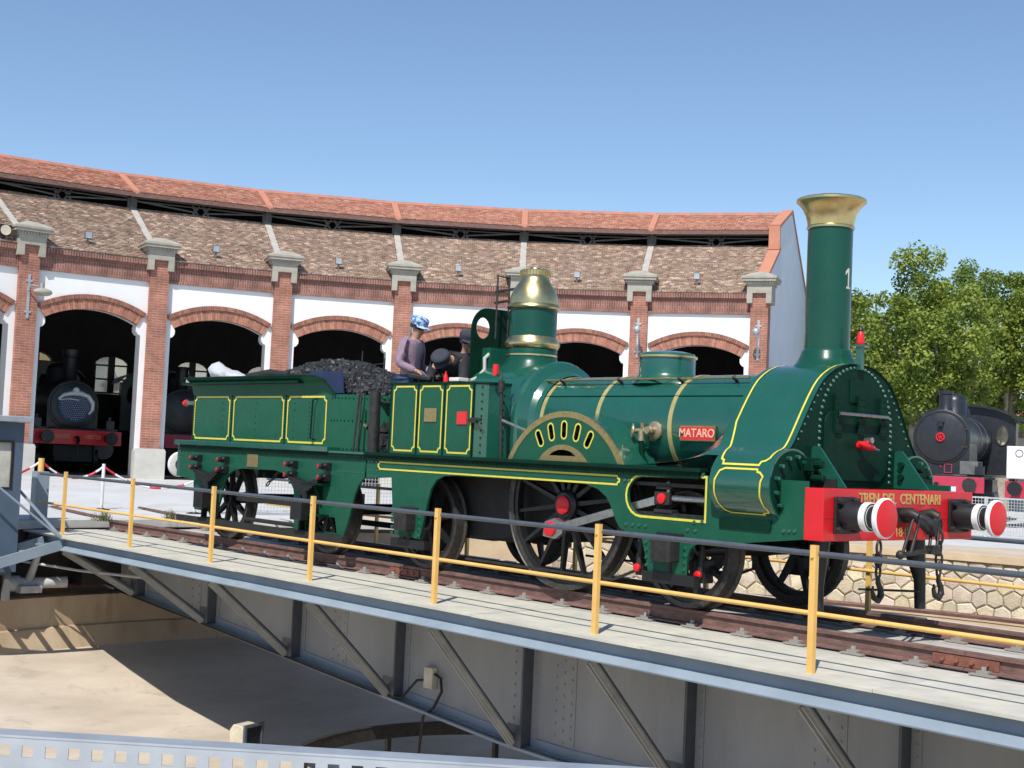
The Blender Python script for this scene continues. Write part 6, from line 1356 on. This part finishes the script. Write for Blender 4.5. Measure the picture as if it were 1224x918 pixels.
# ================================================================== parked locomotives
def parked(M, label, P_):
    """steam locomotive seen from its front: x forward, front of the beam at x=0, rail level z=0"""
    t = thing('parked_locomotive', label, 'locomotive', M.translation)
    def pt(n, mb, m_, par=None, sm=None, **k): return part(n, mb, m_, par or t, sm, M=M, **k)
    bw, zc, R = P_['beam'], P_['zc'], P_['R']; pm = P_['paint']
    bm = pt('buffer_beam', MB().box(-.12, 0, -bw / 2, bw / 2, .86, 1.30), P_.get('beamc', 'magenta_red'), bevel=.01)
    for sy in (-1, 1):
        b_ = pt('buffer', MB().lathe([(.13, 0), (.13, .3), (.09, .31), (.09, .42)], (0, sy * .95, 1.08), (1, 0, 0), 20), 'black', None, 35)
        pt('buffer_head', MB().lathe([(.09, .40), (.19, .41), (.2, .425), (.19, .45), (.001, .46)], (0, sy * .95, 1.08), (1, 0, 0), 24), P_.get('bufc', 'iron_grey'), b_, 30)
    pt('draw_hook', MB().tube([(0, 0, 1.08), (.2, 0, 1.08), (.26, 0, 1.0), (.2, 0, .92)], .05, 8).tube([(.2, 0, .95), (.22, 0, .5)], .03, 6), 'black', None, 50)
    sb = pt('smokebox', MB().lathe([(R, -1.5), (R, 0), (R - .05, .02)], (-.55, 0, zc), (1, 0, 0), 40).prism([(-R * .98, zc - .1), (-R * .98, 1.36), (R * .98, 1.36), (R * .98, zc - .1)], 'x', -2.0, -.56), pm, None, 35)
    dr = pt('smokebox_door', MB().lathe([(R * .9, 0), (R * .88, .04), (R * .6, .10), (.001, .14)], (-.535, 0, zc), (1, 0, 0), 40), pm, None, 35)
    pt('door_rim', MB().lathe([(R * .96, 0), (R * .96, .025), (R * .90, .03)], (-.54, 0, zc), (1, 0, 0), 40, caps=False), 'black', dr, 35)
    for z in (zc - .25, zc + .25): pt('door_strap', MB().bar((-.45, R * .25, z), (-.50, R * .92, z), .02, .06), 'iron_grey', dr)
    hw2 = MB().tube([(-.36, .11 * math.cos(a), zc + .11 * math.sin(a)) for a in [2 * math.pi * k / 18 for k in range(18)]], .018, 6, True)
    for k in range(3): a = math.pi * k / 3 + .4; hw2.bar((-.36, .11 * math.cos(a), zc + .11 * math.sin(a)), (-.36, -.11 * math.cos(a), zc - .11 * math.sin(a)), .02, .02)
    if P_.get('wheel', True): pt('hand_wheel', hw2, P_.get('whc', 'red_cap'), dr, 40)
    pt('lamp_iron', MB().box(-.44, -.30, -.07, .07, zc + .30, zc + .42).box(-.42, -.36, -.1, .1, zc + .42, zc + .45), 'black', dr)
    pt('chimney', MB().lathe(P_['chim'], (-1.15, 0, zc + R - .06), (0, 0, 1), 28), pm, None, 35)
    pt('boiler', MB().lathe([(R * .93, -P_['len']), (R * .93, 0)], (-2.0, 0, zc), (1, 0, 0), 36), P_.get('boil', pm), None, 35)
    for k in range(3):
        x = -2.0 - P_['len'] * (k + .15) / 3; pt('boiler_band', MB().lathe([(R * .93 + .001, -.03), (R * .93 + .01, -.03), (R * .93 + .01, .03), (R * .93 + .001, .03)], (x, 0, zc), (1, 0, 0), 36, caps=False), 'steel', None, 30)
    pt('dome', MB().lathe([(.42, -.05), (.38, 0), (.38, .42), (.33, .56), (.2, .65), (.001, .67)], (-2.5, 0, zc + R * .9), (0, 0, 1), 24), pm, None, 40)
    pt('sand_dome', MB().lathe([(.30, -.05), (.26, 0), (.26, .2), (.18, .34), (.001, .36)], (-3.9, 0, zc + R * .9), (0, 0, 1), 20), pm, None, 40)
    pt('running_board', MB().box(-P_['len'] - 4, -.6, -1.42, -.72, 1.32, 1.37).box(-P_['len'] - 4, -.6, .72, 1.42, 1.32, 1.37).box(-.6, -.12, -1.2, 1.2, 1.28, 1.33), pm)
    xr = -2.0 - P_['len']; cw = 1.42
    fr = plate_mesh('cab_front', [(-cw, 1.38), (cw, 1.38), (cw, 3.05)] + arc(0, 3.05, cw, 12, 168, 14, .50) + [(-cw, 3.05)], [ring_holes(sy * 1.03, 2.65, .20, 16, .32) for sy in (-1, 1)], .04)
    fr.transform(Matrix.Translation((xr - .1, 0, 0)) @ YZ); cf = link('cab_front', fr, pm, t, M)
    for sy in (-1, 1): pt('cab_window_rim', MB().tube([(xr - .07, sy * 1.03 + .2 * math.cos(a), 2.65 + .32 * math.sin(a)) for a in [2 * math.pi * k / 20 for k in range(20)]], .02, 6, True), 'iron_grey', cf, 50)
    for sy in (-1, 1): pt('cab_side', MB().prism([(xr - 1.9, 1.38), (xr - .13, 1.38), (xr - .13, 3.1), (xr - .7, 3.1), (xr - .75, 2.2), (xr - 1.9, 2.2)], 'y', sy * cw - .015, sy * cw + .015), pm)
    rf = MB(); A = arc(0, 3.05, cw + .14, 8, 172, 16, .56); rf.strip([(xr + .12, *p) for p in A], [(xr - 2.2, *p) for p in A]); rf.strip([(xr + .12, p[0], p[1] - .05) for p in A], [(xr - 2.2, p[0], p[1] - .05) for p in A]); rf.strip([(xr + .12, *p) for p in A], [(xr + .12, p[0], p[1] - .05) for p in A])
    pt('cab_roof', rf, pm, None, 50)
    for sy in (-1, 1):
        pt('cylinder', MB().cyl((-1.9, sy * 1.15, .72), (-1.0, sy * 1.15, .72), .30, 20).box(-1.95, -.95, min(sy * .8, sy * 1.38), max(sy * .8, sy * 1.38), .85, 1.25), pm, None, 35)
        for x, r_ in ((-1.3, .42), (-3.2, .62), (-4.8, .62)): spoked_parked(pt, x, r_, sy)
        pt('coupling_rod', MB().bar((-3.2, sy * 1.02, .55), (-4.8, sy * 1.02, .55), .05, .10), 'steel')
        pt('guard_step', MB().box(-.5, -.3, sy * 1.1 - .12, sy * 1.1 + .12, 1.37, 1.62).cyl((-.4, sy * 1.1, 1.62), (-.4, sy * 1.1, 1.74), .05, 8), pm)
    pt('frame', MB().box(xr - 1.8, -.12, -.62, -.58, .5, 1.3).box(xr - 1.8, -.12, .58, .62, .5, 1.3).box(-.9, -.2, -.56, .56, .35, .84), 'black_matt')
    return t, pt
def spoked_parked(pt, x, R, sy):
    mb = MB().lathe([(R - .06, 0), (R, .0), (R, -.13), (R + .03, -.135), (R + .03, -.15), (R - .06, -.15), (R - .06, 0)], (x, sy * .95, R), (0, sy, 0), 28, caps=False); mb.lathe([(.12, -.14), (.12, .02), (.001, .03)], (x, sy * .95, R), (0, sy, 0), 14)
    for k in range(10): a = math.pi * 2 * k / 10; mb.bar((x + .1 * math.cos(a), sy * .9, R + .1 * math.sin(a)), (x + (R - .05) * math.cos(a), sy * .9, R + (R - .05) * math.sin(a)), .05, .04)
    pt('wheel', mb, 'black', None, 35)
def pose(p, fwd): return Matrix.Translation(p) @ rot_to(fwd)
pb = at_px(1123, 38); pb.z = .06
blk, bpt = parked(pose(pb, (PC.x - 1.2 - pb.x, -pb.y, 0)), 'black tank locomotive with red buffer beam parked outdoors beyond the pit', dict(beam=2.55, zc=2.42, R=.80, paint='loco_black', len=3.3, boil='loco_black', chim=[(.30, -.1), (.22, .03), (.19, .08), (.185, .52), (.21, .54), (.21, .62), (.19, .64)]))
bpt('number_frame', MB().box(-.545, -.53, -.02, .02, 1.56, 1.60).box(-.545, -.53, .10, .32, 1.40, 1.42).box(-.545, -.53, .10, .12, 1.42, 1.64).box(-.545, -.53, .30, .32, 1.42, 1.64).box(-.545, -.53, .10, .32, 1.64, 1.66), 'magenta_red')
bpt('brake_hose', MB().tube([(0, .8, 1.1), (.12, .82, 1.0), (.14, .85, .7)], .035, 8), 'black', None, 50)
bpt('tool_chest', MB().box(-.9, -.4, .55, 1.1, 1.375, 1.75), 'truss', bevel=.01)
tmx = text_mesh('beam_number', '2·108', .2, .002); tmx.transform(Matrix.Translation((.004, -.55, 1.15)) @ YZ); link('beam_number', tmx, 'gold', blk, pose(pb, (PC.x - 1.2 - pb.x, -pb.y, 0)))
# rails under it
def track(name, p0, p1, label, z):
    t = thing(name, label, 'track', (p0 + p1) / 2); d = (p1 - p0); L_ = d.length; Mx = Matrix.Translation(p0) @ rot_to(d)
    for sy in (-1, 1): part('rail', MB().prism([(sy * .871 + p[0], p[1]) for p in rail_profile()], 'x', 0, L_), 'rail_rust', t, M=Mx @ Matrix.Translation((0, 0, z)))
    return t
track('stall_track', Vector((pb.x, pb.y, .06)) + (Vector((PC.x - 1.2, 0, 0)) - pb).normalized() * 3.0, Vector((pb.x, pb.y, .06)) - (Vector((PC.x - 1.2, 0, 0)) - pb).normalized() * 9, 'rusty stall track carrying the black locomotive', -.02)
bM = bayM[0]; c0 = bM @ Vector((.62, 3.1, 0)); c0.z = FZ
ind, ipt = parked(pose(c0, (bM @ Vector((0, -10, 0))) - (bM @ Vector((0, 0, 0)))), 'dark locomotive with red beam and silver headboard inside the roundhouse stall', dict(beam=2.75, zc=2.05, R=.78, paint='loco_black', len=3.2, beamc='red', bufc='black', wheel=False, chim=[(.34, -.1), (.26, .05), (.21, .12), (.20, .75), (.24, .80), (.27, 1.02), (.25, 1.03)]))
iM = pose(c0, (bM @ Vector((0, -10, 0))) - (bM @ Vector((0, 0, 0))))
hbd = part('headboard', MB().lathe([(.52, 0), (.52, .03), (.001, .03)], (-.36, 0, 2.05), (1, 0, 0), 32), 'denim', ind, 30, M=iM)
dots = MB()
for i in range(-7, 8):
    for j in range(-7, 6):
        y, z = i * .065 + (j % 2) * .032, j * .06
        if y * y + z * z < .45 ** 2: dots.rivet((-.33, y, 2.05 + z), (1, 0, 0), .018)
part('headboard_studs', dots, 'galv', hbd, M=iM, kind='stuff')
sc_ = MB(); sc_.tube([(-.30, -.52, 2.22), (-.30, -.36, 2.36), (-.30, -.1, 2.42), (-.30, .15, 2.42), (-.30, .38, 2.34), (-.30, .52, 2.15), (-.30, .52, 1.95), (-.30, .42, 1.80)], [.03, .055, .07, .075, .07, .07, .06, .03], 8); sc_.sphere((-.30, 0, 2.50), .11, 10, 6, (.5, 1, 1)); sc_.tube([(-.3, -.5, 2.2), (-.3, -.2, 2.24), (-.3, .1, 2.22)], .02, 6)
part('headboard_scroll', sc_, 'white', hbd, 60, M=iM)
for body, y in (('RENFE', -.42), ('100720', .48)):
    tmx = text_mesh('beam_letters', body, .17, .002); tmx.transform(Matrix.Translation((.004, y, 1.10)) @ YZ); link('beam_letters', tmx, 'gold', ind, iM)
bM1 = bayM[1]; c1 = bM1 @ Vector((0, 4.6, 0)); c1.z = FZ
parked(pose(c1, (bM1 @ Vector((0, -10, 0))) - (bM1 @ Vector((0, 0, 0)))), 'dark locomotive with red beam in the shaded stall behind the tender', dict(beam=2.7, zc=2.05, R=.78, paint='loco_black', len=3.0, bufc='black', wheel=False, chim=[(.3, -.1), (.2, .1), (.2, .7), (.25, .8)]))
# track from the bridge towards the stall
pa = Vector((X0 - .35, 0, 0)); pe = Vector((X0 - 2.6, .06, .05)); track('approach_track', pe, pa, 'rusty track leading off the bridge end towards the roundhouse', .03)
# white wagon at the right
pw = at_px(1262, 37); pw.z = .05; Mw_ = pose(pw, (PC.x - 1.2 - pw.x, -pw.y, 0))
WG = thing('white_wagon', 'white boxy wagon with red buffer beam parked right of the black locomotive', 'wagon', pw)
part('body', MB().box(-6, -.3, -1.35, 1.35, 1.32, 2.25), 'white', WG, M=Mw_, bevel=.02); part('buffer_beam', MB().box(-.1, 0, -1.3, 1.3, .78, 1.25), 'magenta_red', WG, M=Mw_)
for sy in (-1, 1):
    b_ = part('buffer', MB().lathe([(.12, 0), (.12, .3), (.2, .35), (.2, .4), (.001, .41)], (0, sy * .95, 1.05), (1, 0, 0), 20), 'black', WG, 35, M=Mw_)
    for x in (-1.4, -4.6):
        part('wheel', MB().lathe([(.45, 0), (.45, -.13), (.48, -.15), (.001, -.15)], (x, sy * .95, .45), (0, sy, 0), 24).lathe([(.45, 0), (.36, -.02), (.1, -.01), (.001, .02)], (x, sy * .95, .45), (0, sy, 0), 24), 'black', WG, 35, M=Mw_)
lg = MB()
for (y, z, r) in ((-1.0, 2.05, .10), (-.6, 1.75, .12), (-.2, 2.0, .07), (.5, 1.8, .1)):
    lg.tube([(-.296, y + r * math.cos(a), z + r * math.sin(a)) for a in [2 * math.pi * k / 16 for k in range(16)]], .012, 5, True)
part('round_marks', lg, 'truss', WG, M=Mw_)
# information panel in front of the black locomotive
pi_ = at_px(1123 + 18, 33.5); pi_.z = .0
IP = thing('information_panel', 'pale blue sloping information panel on posts between the parked vehicles', 'sign', pi_); Mi = pose(pi_, (CAM.x - pi_.x, CAM.y - pi_.y, 0)) @ Matrix.Translation((0, -.2, 0))
part('board', MB().add([(.0, -.30, .78), (.0, .30, .78), (-.32, .30, 1.12), (-.32, -.30, 1.12), (-.02, -.30, .76), (-.02, .30, .76), (-.34, .30, 1.10), (-.34, -.30, 1.10)], [(0, 1, 2, 3), (7, 6, 5, 4), (0, 4, 5, 1), (1, 5, 6, 2), (2, 6, 7, 3), (3, 7, 4, 0)]), 'sign_blue', IP, M=Mi)
for y in (-.4, .4): part('post', MB().box(-.2, -.15, y - .02, y + .02, 0, .93), 'galv', IP, M=Mi)

# ================================================================== mesh fences
def fence(p0, p1, label, hgt=.95):
    d = p1 - p0; L_ = d.length; Mx = Matrix.Translation(p0) @ rot_to((d.x, d.y, 0)); t = thing('fence_panel', label, 'fence', (p0 + p1) / 2, 'mesh fence panels round the far side of the pit')
    fr = MB()
    for x in (0, L_ - .04): fr.box(x, x + .04, -.02, .02, -.05, hgt)
    for z in (.06, hgt - .04): fr.box(.04, L_ - .04, -.015, .015, z, z + .035)
    part('frame', fr, 'mesh', t, M=Mx); w_ = MB(); n_ = int(L_ / .07)
    for k in range(1, n_): x = .04 + (L_ - .08) * k / n_; w_.box(x - .0045, x + .0045, -.004, .004, .095, hgt - .04)
    for k in range(1, 12): z = .095 + (hgt - .135) * k / 12; w_.box(.04, L_ - .04, -.0085, -.0045, z - .0045, z + .0045)
    part('wire_mesh', w_, 'mesh', t, M=Mx)
fp_ = []
for a, r in ((172, 13.3), (162, 13.3), (152, 13.5), (142, 14.2), (133, 15.6), (126, 17.2), (119.5, 18.6), (113.5, 19.0), (107.5, 19.0), (101.5, 18.8), (95.5, 18.6), (89.5, 18.4), (83.5, 18.2), (77.5, 18.0)):
    x = PC.x + r * math.cos(math.radians(a)); y = r * math.sin(math.radians(a)); fp_.append(Vector((x, y, gz(x, y))))
ordn = ['first', 'second', 'third', 'fourth', 'fifth', 'sixth', 'seventh', 'eighth', 'ninth', 'tenth', 'eleventh', 'twelfth', 'thirteenth']
for k in range(len(fp_) - 1):
    fence(fp_[k], fp_[k + 1], 'light grey wire mesh fence panel, %s from the bridge end track' % ordn[k])
# rusty rail scraps on the ground by the pit
for k, (a, r, lb_) in enumerate(((92, 13.2, 'short rusty rail offcut lying square to the pit edge on the sand'), (88, 13.4, 'rusty rail offcut lying askew beside another offcut on the sand'))):
    p = Vector((PC.x + r * math.cos(math.radians(a)), r * math.sin(math.radians(a)), .02)); Mx = Matrix.Translation(p) @ Matrix.Rotation(.4 + k * .3, 4, 'Z') @ Matrix.Translation((0, 0, .14))
    tag(part('rail_offcut', MB().prism(rail_profile(), 'x', -.7, .7), 'rust_orange', M=Mx), lb_, 'rail offcut', 'rail offcuts by the pit')
# ================================================================== chain barrier in front of the roundhouse
posts = [(-60, 24.5, .70, 'chain_white', 'white chain post left of the yellow chain post'), (46, 25, .95, 'hand_yellow', 'yellow chain post standing in front of the stall with a locomotive'), (121, 25.5, .90, 'chain_white', 'white chain post standing in front of the indoor locomotive'), (232, 26, .72, 'chain_white', 'white chain post half hidden behind the tender buffer')]
tops = []
for px_, dep, h_, m_, lb in posts:
    p = on_ground(px_, dep); p.z -= .02; t = thing('chain_post', lb, 'post', p, 'posts of the chain barrier')
    part('pole', MB().cyl(p, p + Vector((0, 0, h_)), .032 if m_ != 'hand_yellow' else .055, 12), m_, t, 40); part('base', MB().lathe([(.16, 0), (.16, .03), (.05, .05)], p, (0, 0, 1), 16), 'black', t, 40)
    tops.append(p + Vector((0, 0, h_ - .05)))
for (a, b), lb in zip(zip(tops[:-1], tops[1:]), ('left of the yellow post', 'sagging between the yellow post and the white post', 'running from the white post towards the tender buffer')):
    t = thing('barrier_chain', 'red and white plastic chain ' + lb, 'chain', (a + b) / 2, 'plastic barrier chains'); n_ = 8
    for k in range(n_):
        pts = [];
        for q in range(5):
            f = (k + q / 4) / n_; p = a.lerp(b, f); p.z -= .27 * 4 * f * (1 - f); pts.append(p)
        part('red_section' if k % 2 == 0 else 'white_section', MB().tube(pts, .022, 6), 'chain_red' if k % 2 == 0 else 'chain_white', t, 60)
# ================================================================== foreground barrier and pit flood light
p0 = Vector((4.316, -10.17, -.02)); dv_ = Vector((.648, .641, 0)).normalized(); L0, L1 = -2.2, 2.6
hl = []; k = L0 + .06
while k < L1 - .05: hl.append([(k - .0105, .886 + .016), (k + .0105, .902), (k + .0105, .923), (k - .0105, .923)]); k += .043
BA = thing('metal_barrier', 'grey perforated metal barrier along the near edge of the turntable pit', 'barrier', p0 + dv_ * .2)
me = plate_mesh('perforated_plate', [(L0, .80), (L1, .80), (L1, .936), (L0, .936)], hl, .003); Mx = Matrix.Translation(p0) @ rot_to(dv_); me.transform(XZ); link('perforated_plate', me, 'galv', BA, Mx)
part('top_lip', MB().box(L0, L1, -.003, .045, .9365, .9405), 'galv', BA, M=Mx)
for x in (L0 + .1, -.9, .6, L1 - .1): part('post', MB().box(x - .025, x + .025, .046, .09, -.02, .93), 'galv', BA, M=Mx)
part('lower_rail', MB().box(L0, L1, .0, .04, .45, .50), 'galv', BA, M=Mx)
fz = Vector((-10.0, -1.10, -2.99))
FLD = thing('pit_flood_light', 'cream boxed flood light standing on the pit floor', 'flood light', fz); Mx = Matrix.Translation(fz) @ Matrix.Rotation(math.radians(18), 4, 'Z')
part('case', MB().prism([(-.16, 0), (.12, 0), (.12, .40), (.02, .44), (-.10, .44), (-.16, .36)], 'y', -.16, .16), 'cream', FLD, M=Mx, bevel=.015)
fr = MB(); fr.box(.13, .17, -.20, -.16, -.02, .46); fr.box(.13, .17, .16, .20, -.02, .46); fr.box(.13, .17, -.16, .16, .42, .46); fr.box(.13, .17, -.16, .16, -.02, .02)
part('front_frame', fr, 'hand_grey', FLD, M=Mx); part('glass', MB().box(.135, .14, -.158, .158, .022, .418), 'dark_glass', FLD, M=Mx)
# weeds growing at the foot of the paving
rw = random.Random(31)
for (px_, dep, lb) in ((214, 24, 'dry weed tuft growing on the pale ground behind the tender'), (132, 23, 'small weed tuft by the rails at the bridge end'), (1010, 27, 'low weed tuft on the sand beyond the pit')):
    p = at_px(px_, dep); p.z = gz(p.x, p.y); wd = MB()
    for k in range(90):
        a = rw.uniform(0, 6.28); r = rw.uniform(0, .22); b_ = p + Vector((r * math.cos(a), r * math.sin(a), 0)); h_ = rw.uniform(.06, .30) * (1 - r * 2); l_ = Vector((rw.uniform(-.1, .1), rw.uniform(-.1, .1), h_)); s_ = Vector((math.cos(a + 1.5), math.sin(a + 1.5), 0)) * .008
        wd.add([b_ - s_, b_ + s_, b_ + l_ * .6 + s_ * .8, b_ + l_], [(0, 1, 2, 3)], rw.uniform(0, 1))
    tag(part('weed_tuft', wd, 'weed'), lb, 'plant')
